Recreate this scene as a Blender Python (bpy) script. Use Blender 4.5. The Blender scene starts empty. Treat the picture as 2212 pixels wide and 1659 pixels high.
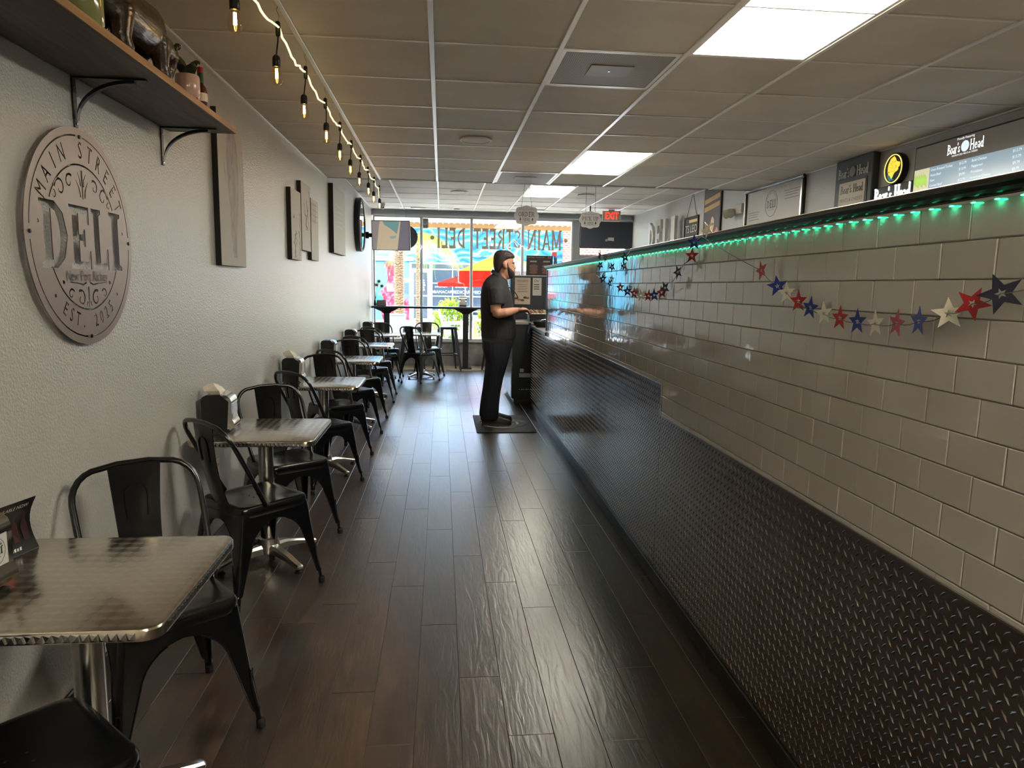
import bpy, bmesh, math, random
from mathutils import Vector, Matrix
random.seed(7)
SC = bpy.context.scene
COL = SC.collection
PI = math.pi

# ------------------------------------------------------------------ camera
CAM_H = 1.47
F_PX, YAW, PITCH, ROLL = 1524.96, 0.101058, -0.137106, 0.016686
cd = bpy.data.cameras.new('camera'); cam = bpy.data.objects.new('camera', cd); COL.objects.link(cam)
cd.sensor_width = 36.0; cd.lens = F_PX / 2212 * 36.0; cd.clip_start = 0.05; cd.clip_end = 300
_f = Vector((math.sin(YAW) * math.cos(PITCH), math.cos(YAW) * math.cos(PITCH), math.sin(PITCH)))
_r = Vector((math.cos(YAW), -math.sin(YAW), 0)); _u = _r.cross(_f)
_r2 = _r * math.cos(ROLL) + _u * math.sin(ROLL); _u2 = -_r * math.sin(ROLL) + _u * math.cos(ROLL)
cam.matrix_world = Matrix(((_r2.x, _u2.x, -_f.x, 0), (_r2.y, _u2.y, -_f.y, 0), (_r2.z, _u2.z, -_f.z, CAM_H), (0, 0, 0, 1)))
SC.camera = cam

# ------------------------------------------------------------------ daylight and exposure
SC.view_settings.view_transform = 'Standard'; SC.view_settings.look = 'None'
SC.view_settings.gamma = 1.0; SC.view_settings.use_curve_mapping = False
SC.view_settings.exposure = 2.38
SC.cycles.max_bounces = 6; SC.cycles.diffuse_bounces = 3; SC.cycles.glossy_bounces = 3
SC.cycles.transparent_max_bounces = 8; SC.cycles.sample_clamp_indirect = 6.0
SC.cycles.caustics_reflective = False; SC.cycles.caustics_refractive = False
wd = bpy.data.worlds.new('sky'); SC.world = wd; wd.use_nodes = True
_n = wd.node_tree; _bg = _n.nodes['Background']
_sky = _n.nodes.new('ShaderNodeTexSky'); _sky.sky_type = 'NISHITA'; _sky.sun_disc = False
_sky.sun_elevation = math.radians(54); _sky.sun_rotation = math.radians(-28)
_n.links.new(_sky.outputs[0], _bg.inputs[0]); _bg.inputs[1].default_value = 0.5
sd = bpy.data.lights.new('sun', 'SUN'); sun = bpy.data.objects.new('sun', sd); COL.objects.link(sun)
sd.energy = 7.0; sd.angle = 0.01; sd.color = (1.0, 0.95, 0.87)
sun.rotation_euler = (math.radians(-36), 0, math.radians(-28))   # high over the street, shining towards the shop front

# ------------------------------------------------------------------ helpers
def lin(c):
    return tuple(((x / 255) / 12.92 if x / 255 <= .04045 else ((x / 255 + .055) / 1.055) ** 2.4) for x in c) + (1.0,)

MATS = {}
def mat(name, col, rough=.5, metal=0.0, spec=.5, emit=None, es=0.0, coat=0.0, alpha=1.0):
    if name in MATS: return MATS[name]
    m = bpy.data.materials.new(name); m.use_nodes = True
    b = m.node_tree.nodes['Principled BSDF']
    b.inputs['Base Color'].default_value = lin(col); b.inputs['Roughness'].default_value = rough
    b.inputs['Metallic'].default_value = metal; b.inputs['Specular IOR Level'].default_value = spec
    b.inputs['Coat Weight'].default_value = coat
    if emit: b.inputs['Emission Color'].default_value = lin(emit); b.inputs['Emission Strength'].default_value = es
    MATS[name] = m
    return m

def N(m, t, **kw):
    n = m.node_tree.nodes.new(t)
    for k, v in kw.items():
        if k in n.inputs: n.inputs[k].default_value = v
        else: setattr(n, k, v)
    return n
def LK(m, a, b): m.node_tree.links.new(a, b)
def coords(m, kind='Object', scale=(1, 1, 1), loc=None):
    tc = N(m, 'ShaderNodeTexCoord'); mp = N(m, 'ShaderNodeMapping'); mp.inputs['Scale'].default_value = scale
    if loc: mp.inputs['Location'].default_value = loc
    LK(m, tc.outputs[kind], mp.inputs[0]); return mp.outputs[0]
def geo_coords(m, scale=(1, 1, 1)):
    g = N(m, 'ShaderNodeNewGeometry'); mp = N(m, 'ShaderNodeMapping'); mp.inputs['Scale'].default_value = scale
    LK(m, g.outputs['Position'], mp.inputs[0]); return mp.outputs[0]
def ramp(m, src, stops):
    r = N(m, 'ShaderNodeValToRGB'); e = r.color_ramp.elements
    while len(e) < len(stops): e.new(0.5)
    for el, (p, c) in zip(e, stops): el.position = p; el.color = lin(c)
    LK(m, src, r.inputs[0]); return r.outputs[0]
def bsdf(m): return m.node_tree.nodes['Principled BSDF']
def add_bump(m, height, strength=.3, dist=.01):
    b = N(m, 'ShaderNodeBump'); b.inputs['Strength'].default_value = strength; b.inputs['Distance'].default_value = dist
    LK(m, height, b.inputs['Height']); LK(m, b.outputs[0], bsdf(m).inputs['Normal'])

class MB:
    """collects shapes and links them as one mesh object"""
    def __init__(s): s.v = []; s.f = []; s.m = []; s.cur = 0
    def add(s, vs, fs, M=None):
        o = len(s.v)
        s.v += [tuple(M @ Vector(v)) if M else tuple(v) for v in vs]
        s.f += [tuple(i + o for i in f) for f in fs]; s.m += [s.cur] * len(fs)
        return s
    def box(s, x0, x1, y0, y1, z0, z1, M=None):
        return s.add([(x0, y0, z0), (x1, y0, z0), (x1, y1, z0), (x0, y1, z0), (x0, y0, z1), (x1, y0, z1), (x1, y1, z1), (x0, y1, z1)],
                     [(0, 3, 2, 1), (4, 5, 6, 7), (0, 1, 5, 4), (1, 2, 6, 5), (2, 3, 7, 6), (3, 0, 4, 7)], M)
    def cbox(s, x0, x1, y0, y1, z0, z1, c=.004, M=None):
        X = ((x0, x0 + c), (x1, x1 - c)); Y = ((y0, y0 + c), (y1, y1 - c)); Z = ((z0, z0 + c), (z1, z1 - c))
        vs = []; idx = {}
        for i in (0, 1):
            for j in (0, 1):
                for k in (0, 1):
                    idx[i, j, k] = len(vs)
                    vs += [(X[i][0], Y[j][1], Z[k][1]), (X[i][1], Y[j][0], Z[k][1]), (X[i][1], Y[j][1], Z[k][0])]
        g = lambda i, j, k, a: idx[i, j, k] + a
        fs = []
        for i in (0, 1): fs.append((g(i, 0, 0, 0), g(i, 1, 0, 0), g(i, 1, 1, 0), g(i, 0, 1, 0)) if i else (g(i, 0, 0, 0), g(i, 0, 1, 0), g(i, 1, 1, 0), g(i, 1, 0, 0)))
        for j in (0, 1): fs.append((g(0, j, 0, 1), g(0, j, 1, 1), g(1, j, 1, 1), g(1, j, 0, 1)) if j else (g(0, j, 0, 1), g(1, j, 0, 1), g(1, j, 1, 1), g(0, j, 1, 1)))
        for k in (0, 1): fs.append((g(0, 0, k, 2), g(1, 0, k, 2), g(1, 1, k, 2), g(0, 1, k, 2)) if k else (g(0, 0, k, 2), g(0, 1, k, 2), g(1, 1, k, 2), g(1, 0, k, 2)))
        for i in (0, 1):
            for j in (0, 1): fs.append((g(i, j, 0, 0), g(i, j, 0, 1), g(i, j, 1, 1), g(i, j, 1, 0)))
            for k in (0, 1): fs.append((g(i, 0, k, 0), g(i, 0, k, 2), g(i, 1, k, 2), g(i, 1, k, 0)))
        for j in (0, 1):
            for k in (0, 1): fs.append((g(0, j, k, 1), g(0, j, k, 2), g(1, j, k, 2), g(1, j, k, 1)))
        for t in idx.values(): fs.append((t, t + 1, t + 2))
        return s.add(vs, fs, M)
    def rings(s, rs, closed_ends=True, closed_loop=False, M=None):
        n = len(rs[0]); vs = [p for r in rs for p in r]; fs = []
        L = len(rs)
        for k in range(L if closed_loop else L - 1):
            a = k * n; b = ((k + 1) % L) * n
            for i in range(n):
                j = (i + 1) % n; fs.append((a + i, a + j, b + j, b + i))
        if closed_ends and not closed_loop:
            fs.append(tuple(range(n))[::-1]); fs.append(tuple((L - 1) * n + i for i in range(n)))
        return s.add(vs, fs, M)
    def lathe(s, prof, n=20, M=None):
        return s.rings([[(r * math.cos(2 * PI * i / n), r * math.sin(2 * PI * i / n), z) for i in range(n)] for r, z in prof], M=M)
    def tube(s, path, r, n=8, closed=False, M=None):
        P = [Vector(p) for p in path]; L = len(P); rs = []
        t0 = (P[1] - P[0]).normalized(); up = Vector((0, 0, 1)) if abs(t0.z) < .9 else Vector((1, 0, 0))
        nn = (up - t0 * up.dot(t0)).normalized()
        for i, p in enumerate(P):
            if closed: t = (P[(i + 1) % L] - P[i - 1]).normalized()
            else: t = (P[min(i + 1, L - 1)] - P[max(i - 1, 0)]).normalized()
            nn = (nn - t * nn.dot(t)); nn = nn.normalized() if nn.length > 1e-6 else Vector((1, 0, 0)); b = t.cross(nn)
            rr = r[i] if isinstance(r, (list, tuple)) else r
            rs.append([tuple(p + (nn * math.cos(2 * PI * k / n) + b * math.sin(2 * PI * k / n)) * rr) for k in range(n)])
        return s.rings(rs, closed_loop=closed, M=M)
    def prism(s, poly, z0, z1, M=None):
        n = len(poly)
        vs = [(x, y, z0) for x, y in poly] + [(x, y, z1) for x, y in poly]
        fs = [tuple(range(n))[::-1], tuple(range(n, 2 * n))] + [(i, (i + 1) % n, n + (i + 1) % n, n + i) for i in range(n)]
        return s.add(vs, fs, M)
    def ball(s, c, r, n=10, M=None):
        rx, ry, rz = r if isinstance(r, (tuple, list)) else (r, r, r)
        rs = []
        for k in range(n + 1):
            a = -PI / 2 + PI * k / n; q = max(math.cos(a), .01)
            rs.append([(c[0] + rx * q * math.cos(2 * PI * i / (2 * n)), c[1] + ry * q * math.sin(2 * PI * i / (2 * n)), c[2] + rz * math.sin(a)) for i in range(2 * n)])
        return s.rings(rs, M=M)
    def mesh(s, name, mats, smooth=False):
        me = bpy.data.meshes.new(name); me.from_pydata(s.v, [], s.f)
        for m in (mats if isinstance(mats, (list, tuple)) else [mats]): me.materials.append(m)
        if len(me.materials) > 1: me.polygons.foreach_set('material_index', s.m)
        if smooth: shade(me, smooth)
        me.update(); return me
    def build(s, name, mats, parent=None, smooth=False, **tags):
        return link(name, s.mesh(name, mats, smooth), parent, **tags)

def shade(me, ang):
    bm = bmesh.new(); bm.from_mesh(me)
    bmesh.ops.recalc_face_normals(bm, faces=bm.faces)
    lim = math.radians(ang if ang is not True else 40)
    for f in bm.faces: f.smooth = True
    for e in bm.edges:
        e.smooth = not (len(e.link_faces) == 2 and e.calc_face_angle(0) > lim)
    bm.to_mesh(me); bm.free()

def link(name, me, parent=None, loc=None, rot=None, **tags):
    o = bpy.data.objects.new(name, me); COL.objects.link(o)
    if parent is not None: o.parent = parent
    if loc is not None: o.location = loc
    if rot is not None: o.rotation_euler = rot
    tag(o, **tags); return o
def tag(o, label=None, cat=None, group=None, kind=None):
    if label: o['label'] = label
    if cat: o['category'] = cat
    if group: o['group'] = group
    if kind: o['kind'] = kind
    return o
def thing(name, label, cat, loc=(0, 0, 0), rotz=0, group=None):
    o = bpy.data.objects.new(name, None); COL.objects.link(o); o.empty_display_size = .1
    o.location = loc; o.rotation_euler = (0, 0, rotz); return tag(o, label, cat, group)
def kids(o): return [c for c in bpy.data.objects if c.parent == o]
def copy_tree(o, label=None, loc=None, rotz=None, parent=None):
    c = o.copy(); COL.objects.link(c)
    if parent is not None: c.parent = parent
    for ch in TREE.get(o.name, None) or kids(o): copy_tree(ch, parent=c)
    if label: c['label'] = label
    if loc is not None: c.location = loc
    if rotz is not None: c.rotation_euler = (0, 0, rotz)
    return c
TREE = {}

def rrect(hx, hy, r, n=4, cx=0, cy=0):
    pts = []
    for sx, sy, a0 in ((1, 1, 0), (-1, 1, 90), (-1, -1, 180), (1, -1, 270)):
        for k in range(n + 1):
            a = math.radians(a0 + 90 * k / n); pts.append((cx + sx * (hx - r) + r * math.cos(a), cy + sy * (hy - r) + r * math.sin(a)))
    return pts
def arc(cx, cy, r, a0, a1, n=12, ry=None):
    ry = r if ry is None else ry
    return [(cx + r * math.cos(math.radians(a0 + (a1 - a0) * k / n)), cy + ry * math.sin(math.radians(a0 + (a1 - a0) * k / n))) for k in range(n + 1)]

# text: flat letters in the local XY plane
def text_mesh(body, size, off=0.0, ext=0.0, align='CENTER', res=3, space=1.0):
    if set(body) & set('MWVNwvm'): off = 0.0
    cu = bpy.data.curves.new('t', 'FONT'); cu.body = body; cu.size = size; cu.offset = off; cu.extrude = ext
    cu.align_x = align; cu.align_y = 'CENTER'; cu.resolution_u = res; cu.space_character = space
    ob = bpy.data.objects.new('t', cu); COL.objects.link(ob)
    dg = bpy.context.evaluated_depsgraph_get()
    me = bpy.data.meshes.new_from_object(ob.evaluated_get(dg))
    bpy.data.objects.remove(ob); bpy.data.curves.remove(cu)
    return me
def mesh_into(mb, me, M=None):
    mb.add([v.co[:] for v in me.vertices], [tuple(p.vertices) for p in me.polygons], M); return mb
def wrap_x(me, s):   # squeeze letters horizontally
    for v in me.vertices: v.co.x *= s
    return me

# a slab-serif letter set: strokes (x0,y0,x1,y1,width) in a box one unit high
GL = {
 'M': (1.05, [(.14, 0, .14, 1, .17), (.90, 0, .90, 1, .17), (.14, 1, .52, .12, .15), (.90, 1, .52, .12, .15)], [(.14, 0), (.90, 0), (.10, 1), (.94, 1)]),
 'A': (.95, [(.12, 0, .46, 1, .13), (.80, 0, .46, 1, .17), (.24, .32, .68, .32, .10)], [(.12, 0), (.82, 0)]),
 'I': (.46, [(.23, 0, .23, 1, .19)], [(.23, 0), (.23, 1)]),
 'N': (.98, [(.15, 0, .15, 1, .13), (.83, 0, .83, 1, .13), (.15, 1, .83, 0, .18)], [(.15, 0), (.12, 1), (.83, 1)]),
 'T': (.86, [(.43, 0, .43, 1, .19), (.05, .93, .81, .93, .14), (.07, .72, .07, 1, .07), (.79, .72, .79, 1, .07)], [(.43, 0)]),
 'E': (.78, [(.2, 0, .2, 1, .19), (.1, .93, .70, .93, .14), (.1, .07, .72, .07, .14), (.2, .5, .55, .5, .12), (.69, .72, .69, 1, .07), (.71, 0, .71, .28, .07), (.55, .36, .55, .64, .06)], [(.17, 0), (.17, 1)]),
 'L': (.74, [(.2, 0, .2, 1, .19), (.1, .07, .70, .07, .14), (.68, 0, .68, .34, .07)], [(.17, 0), (.2, 1)]),
 'H': (.98, [(.17, 0, .17, 1, .18), (.8, 0, .8, 1, .18), (.17, .5, .8, .5, .11)], [(.17, 0), (.17, 1), (.8, 0), (.8, 1)]),
 'D': (.92, [(.2, 0, .2, 1, .19)], [(.16, 0), (.16, 1)], [(.2, .5, .56, .93, -90, 90, .15)]),
 'R': (.92, [(.2, 0, .2, 1, .19), (.45, .48, .80, .02, .17), (.2, .5, .45, .5, .1)], [(.18, 0), (.16, 1), (.82, 0)], [(.36, .73, .36, .46, -90, 90, .15), ]),
 'P': (.84, [(.2, 0, .2, 1, .19), (.2, .45, .4, .45, .1)], [(.18, 0), (.16, 1)], [(.36, .7, .38, .5, -90, 90, .15)]),
 'S': (.74, [(.62, .66, .66, .98, .06), (.10, .02, .12, .34, .06)], [], [(.37, .74, .25, .44, 20, 262, .14), (.37, .27, .28, .46, -200, 84, .14)]),
 'O': (.96, [], [], [(.48, .5, .40, .92, 0, 360, .15)]),
 'U': (.92, [(.18, .3, .18, 1, .17), (.74, .3, .74, 1, .12)], [(.18, 1), (.74, 1)], [(.46, .34, .28, .58, 180, 360, .14)]),
 'C': (.88, [(.76, .66, .78, .98, .06)], [], [(.48, .5, .38, .92, 35, 325, .15)]),
 'K': (.94, [(.18, 0, .18, 1, .18), (.24, .4, .74, 1, .10), (.40, .56, .82, 0, .17)], [(.18, 0), (.18, 1), (.76, 1), (.82, 0)]),
 'B': (.88, [(.2, 0, .2, 1, .19), (.2, .53, .44, .53, .1)], [(.16, 0), (.16, 1)], [(.38, .75, .34, .42, -90, 90, .14), (.40, .28, .40, .48, -90, 90, .14)]),
 'o': (.62, [], [], [(.31, .32, .23, .6, 0, 360, .12)]),
 'a': (.60, [(.46, .02, .46, .42, .13), (.46, .05, .58, .03, .07)], [], [(.28, .18, .18, .3, 0, 360, .11), (.28, .44, .17, .34, 0, 160, .1)]),
 'r': (.48, [(.16, 0, .16, .62, .13), (.2, .46, .4, .58, .12)], [(.16, 0), (.12, .62)]),
 's': (.48, [], [], [(.24, .46, .14, .26, 20, 262, .1), (.24, .18, .16, .28, -200, 84, .1)]),
 'e': (.58, [(.12, .34, .46, .34, .08)], [], [(.29, .32, .20, .6, 0, 320, .12)]),
 'd': (.64, [(.48, 0, .48, .98, .13), (.40, .95, .48, .98, .07)], [(.50, 0)], [(.29, .3, .2, .56, 0, 360, .12)]),
 "'": (.24, [(.12, .74, .16, .98, .12)], []),
 ' ': (.42, [], []),
}
def slab_text(mb, s, h, w=None, depth=.004, bold=1.0, mirror=False, gap=.06, M=None):
    """letters on local XY plane, centred, drawn from strokes with slab serifs"""
    tot = sum(GL[c][0] + gap for c in s) - gap
    sx = (w / tot) if w else h
    x = -tot / 2
    def P(u, v):
        X = (x + u) * sx
        return ((-X if mirror else X), (v - .5) * h)
    cnt = [0]
    def quad(a, b, c, d):     # strokes overlap, so each lies a hair deeper than the last
        cnt[0] += 1; mb.prism([a, b, c, d], -.00002 * cnt[0], depth + .00002 * cnt[0], M)
    for c in s:
        g = GL[c]
        for (x0, y0, x1, y1, wd) in g[1]:
            dx, dy = x1 - x0, y1 - y0; L = math.hypot(dx, dy); wd *= bold
            nx, ny = -dy / L * wd / 2, dx / L * wd / 2
            if abs(dx) > .15 and abs(dy) > .15: nx, ny = wd / 2 / max(abs(dy / L), .5), 0     # diagonals keep flat ends
            quad(P(x0 - nx, y0 - ny), P(x1 - nx, y1 - ny), P(x1 + nx, y1 + ny), P(x0 + nx, y0 + ny))
        for (cx, cy) in g[2]:
            t = .075; y0 = cy if cy < .5 else cy - t
            quad(P(cx - .15, y0), P(cx + .15, y0), P(cx + .15, y0 + t), P(cx - .15, y0 + t))
        for (cx, cy, rx, hh, a0, a1, wd) in (g[3] if len(g) > 3 else []):
            n = max(6, int(abs(a1 - a0) / 18)); wd *= bold
            o = arc(cx, cy, rx + wd / 2, a0, a1, n, hh / 2); i = arc(cx, cy, max(rx - wd / 2, .02), a0, a1, n, max(hh / 2 - wd * .8, .02))
            for k in range(n): quad(P(*o[k]), P(*o[k + 1]), P(*i[k + 1]), P(*i[k]))
        x += g[0] + gap
    return mb

# outlines -> one filled plate with holes
def holed_plate(outlines, thick):
    cu = bpy.data.curves.new('c', 'CURVE'); cu.dimensions = '2D'; cu.fill_mode = 'BOTH'; cu.extrude = thick / 2
    for pts in outlines:
        sp = cu.splines.new('POLY'); sp.points.add(len(pts) - 1); sp.use_cyclic_u = True
        for p, q in zip(sp.points, pts): p.co = (q[0], q[1], 0, 1)
    ob = bpy.data.objects.new('c', cu); COL.objects.link(ob)
    me = bpy.data.meshes.new_from_object(ob.evaluated_get(bpy.context.evaluated_depsgraph_get()))
    bpy.data.objects.remove(ob); bpy.data.curves.remove(cu); return me
def text_outlines(body, size, sx=1.0, off=0.0):
    me = text_mesh(body, size, off=off, res=2); bm = bmesh.new(); bm.from_mesh(me)
    bmesh.ops.remove_doubles(bm, verts=bm.verts, dist=1e-6)
    nxt = {}
    for e in bm.edges:
        if len(e.link_faces) == 1:
            l = e.link_loops[0]; nxt.setdefault(l.vert.index, []).append(l.link_loop_next.vert.index)
    co = {v.index: (v.co.x * sx, v.co.y) for v in bm.verts}; out = []
    while nxt:
        s = next(iter(nxt)); cur = s; loop = []
        while cur in nxt:
            loop.append(co[cur]); n = nxt[cur].pop()
            if not nxt[cur]: del nxt[cur]
            cur = n
        if len(loop) > 2: out.append(loop)
    bm.free(); bpy.data.meshes.remove(me); return out
def thick_line(pts, w0, w1=None):
    """closed outline of a tapering stroke"""
    w1 = w0 if w1 is None else w1; L = len(pts); a = []; b = []
    for i, p in enumerate(pts):
        q0 = pts[max(i - 1, 0)]; q1 = pts[min(i + 1, L - 1)]; dx, dy = q1[0] - q0[0], q1[1] - q0[1]; d = math.hypot(dx, dy) or 1
        w = (w0 + (w1 - w0) * i / (L - 1)) / 2
        a.append((p[0] - dy / d * w, p[1] + dx / d * w)); b.append((p[0] + dy / d * w, p[1] - dx / d * w))
    return a + b[::-1]

# the serving partition runs a hair off the room's axis
PX0, PROT = 1.043, -0.009
def PW(d, y, z):     # d metres out of the tiled face towards the aisle
    return Vector((PX0 + y * math.sin(-PROT) - d * math.cos(PROT), y * math.cos(PROT), z))
# ------------------------------------------------------------------ materials
WALLX = -1.235; RX = 3.5; FY = 13.0; ZC1 = 2.59; ZC2 = 2.79; STEPY = 7.93
m_wall = mat('painted_wall', (187, 185, 182), .33)
_c = geo_coords(m_wall, (1, 1, 1)); _nz = N(m_wall, 'ShaderNodeTexNoise', Scale=110.0, Detail=2.0); LK(m_wall, _c, _nz.inputs[0])
add_bump(m_wall, _nz.outputs[0], .6, .006)
m_front = mat('front_wall_paint', (192, 199, 208), .5)
m_sillwall = mat('knee_wall_stucco', (150, 148, 150), .6)
_c = geo_coords(m_sillwall); _nz = N(m_sillwall, 'ShaderNodeTexNoise', Scale=7.0, Detail=6.0); LK(m_sillwall, _c, _nz.inputs[0])
LK(m_sillwall, ramp(m_sillwall, _nz.outputs[0], [(.3, (128, 126, 128)), (.7, (165, 162, 160))]), bsdf(m_sillwall).inputs['Base Color'])
m_black = mat('black_paint', (16, 17, 20), .35)
m_base = mat('black_baseboard', (20, 18, 18), .45)
m_ctile = mat('ceiling_panel', (206, 198, 184), .75)
_c = geo_coords(m_ctile); _nz = N(m_ctile, 'ShaderNodeTexNoise', Scale=3.0, Detail=5.0); LK(m_ctile, _c, _nz.inputs[0])
_rr = ramp(m_ctile, _nz.outputs[0], [(.3, (214, 208, 199)), (.7, (226, 221, 212))])
_oi = N(m_ctile, 'ShaderNodeObjectInfo'); _mx = N(m_ctile, 'ShaderNodeHueSaturation'); _mr = N(m_ctile, 'ShaderNodeMapRange')
_mr.inputs[3].default_value = .93; _mr.inputs[4].default_value = 1.05
LK(m_ctile, _oi.outputs['Random'], _mr.inputs[0]); LK(m_ctile, _mr.outputs[0], _mx.inputs['Value']); LK(m_ctile, _rr, _mx.inputs['Color'])
LK(m_ctile, _mx.outputs[0], bsdf(m_ctile).inputs['Base Color'])
_n2 = N(m_ctile, 'ShaderNodeTexNoise', Scale=180.0, Detail=2.0); LK(m_ctile, _c, _n2.inputs[0]); add_bump(m_ctile, _n2.outputs[0], .25, .004)
m_tbar = mat('ceiling_grid_white', (236, 233, 226), .28)
m_white = mat('white_plastic', (225, 224, 220), .4)
m_alu = mat('window_aluminium', (200, 202, 202), .4, .15)
m_alud = mat('window_frame_grey', (168, 172, 178), .45, .2)
m_steel = mat('brushed_steel', (190, 190, 188), .22, 1.0)
m_chrome = mat('chrome', (215, 213, 208), .1, 1.0)
m_plate = mat('diamond_plate', (150, 147, 143), .19, 1.0)
_c = geo_coords(m_plate, (1, 1, 1)); _nz = N(m_plate, 'ShaderNodeTexNoise', Scale=2.2, Detail=3.0); LK(m_plate, _c, _nz.inputs[0])
add_bump(m_plate, _nz.outputs[0], .05, .05)
m_stile = mat('glossy_wall_tile', (205, 201, 194), .06, 0, .6)
_oi = N(m_stile, 'ShaderNodeObjectInfo'); _mr = N(m_stile, 'ShaderNodeMapRange'); _mr.inputs[3].default_value = .97; _mr.inputs[4].default_value = 1.03
_hs = N(m_stile, 'ShaderNodeHueSaturation', Color=lin((205, 201, 194))); LK(m_stile, _oi.outputs['Random'], _mr.inputs[0]); LK(m_stile, _mr.outputs[0], _hs.inputs['Value'])
LK(m_stile, _hs.outputs[0], bsdf(m_stile).inputs['Base Color'])
_c = geo_coords(m_stile); _nz = N(m_stile, 'ShaderNodeTexNoise', Scale=22.0, Detail=1.0); LK(m_stile, _c, _nz.inputs[0]); add_bump(m_stile, _nz.outputs[0], .05, .01)
m_grout = mat('grout', (150, 144, 134), .85)
m_wood = mat('dark_wood_floor', (58, 44, 36), .27, 0, .9, coat=.55); bsdf(m_wood).inputs['Coat Roughness'].default_value = .32
_c = geo_coords(m_wood, (7, 1.3, 1))
_oi = N(m_wood, 'ShaderNodeObjectInfo'); _va = N(m_wood, 'ShaderNodeVectorMath', operation='ADD'); _cm = N(m_wood, 'ShaderNodeCombineXYZ')
_mm = N(m_wood, 'ShaderNodeMath', operation='MULTIPLY'); _mm.inputs[1].default_value = 60.0
LK(m_wood, _oi.outputs['Random'], _mm.inputs[0]); LK(m_wood, _mm.outputs[0], _cm.inputs[1]); LK(m_wood, _mm.outputs[0], _cm.inputs[0])
LK(m_wood, _c, _va.inputs[0]); LK(m_wood, _cm.outputs[0], _va.inputs[1])
_nz = N(m_wood, 'ShaderNodeTexNoise', Scale=2.0, Detail=6.0, Distortion=1.5); LK(m_wood, _va.outputs[0], _nz.inputs[0])
_rr = ramp(m_wood, _nz.outputs[0], [(.25, (30, 21, 18)), (.55, (54, 40, 33)), (.8, (80, 61, 50))])
_hs = N(m_wood, 'ShaderNodeHueSaturation'); _mr = N(m_wood, 'ShaderNodeMapRange'); _mr.inputs[3].default_value = .75; _mr.inputs[4].default_value = 1.2
LK(m_wood, _oi.outputs['Random'], _mr.inputs[0]); LK(m_wood, _mr.outputs[0], _hs.inputs['Value']); LK(m_wood, _rr, _hs.inputs['Color'])
LK(m_wood, _hs.outputs[0], bsdf(m_wood).inputs['Base Color'])
_g = geo_coords(m_wood, (38, 5, 1)); _va2 = N(m_wood, 'ShaderNodeVectorMath', operation='ADD'); LK(m_wood, _g, _va2.inputs[0]); LK(m_wood, _cm.outputs[0], _va2.inputs[1])
_gr = N(m_wood, 'ShaderNodeTexNoise', Scale=1.0, Detail=3.0, Distortion=1.2); LK(m_wood, _va2.outputs[0], _gr.inputs[0])
add_bump(m_wood, _gr.outputs[0], .30, .006)
_r3 = N(m_wood, 'ShaderNodeMapRange'); _r3.inputs[3].default_value = .27; _r3.inputs[4].default_value = .33; LK(m_wood, _nz.outputs[0], _r3.inputs[0]); LK(m_wood, _r3.outputs[0], bsdf(m_wood).inputs['Roughness'])
m_lightwood = mat('pale_vinyl_floor', (190, 176, 156), .3)
m_light = mat('light_diffuser', (250, 245, 225), .5, emit=(255, 247, 228), es=5.0)
_c = geo_coords(m_light, (1, .12, 1)); _wv = N(m_light, 'ShaderNodeTexWave', Scale=1.15, Distortion=.6); LK(m_light, _c, _wv.inputs[0])
_mr = N(m_light, 'ShaderNodeMapRange'); _mr.inputs[3].default_value = 5.0; _mr.inputs[4].default_value = 7.5; LK(m_light, _wv.outputs[1], _mr.inputs[0]); LK(m_light, _mr.outputs[0], bsdf(m_light).inputs['Emission Strength'])
def glass(name, tint=(255, 255, 255), edge=.6, base=.04):
    m = bpy.data.materials.new(name); m.use_nodes = True; t = m.node_tree; t.nodes.remove(t.nodes['Principled BSDF'])
    tr = N(m, 'ShaderNodeBsdfTransparent'); tr.inputs[0].default_value = lin(tint); gl = N(m, 'ShaderNodeBsdfGlossy'); gl.inputs['Roughness'].default_value = .01
    lw = N(m, 'ShaderNodeLayerWeight', Blend=.5); pw = N(m, 'ShaderNodeMath', operation='POWER'); pw.inputs[1].default_value = 4.0; LK(m, lw.outputs['Facing'], pw.inputs[0])
    ma = N(m, 'ShaderNodeMath', operation='MULTIPLY_ADD'); ma.inputs[1].default_value = edge; ma.inputs[2].default_value = base; LK(m, pw.outputs[0], ma.inputs[0])
    mx = N(m, 'ShaderNodeMixShader'); LK(m, ma.outputs[0], mx.inputs[0]); LK(m, tr.outputs[0], mx.inputs[1]); LK(m, gl.outputs[0], mx.inputs[2])
    LK(m, mx.outputs[0], t.nodes['Material Output'].inputs[0]); MATS[name] = m; return m
m_glass = glass('window_glass', (250, 253, 252), .5, .03)
m_bulbglass = glass('bulb_glass', (255, 246, 228), .35, .04)

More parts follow.
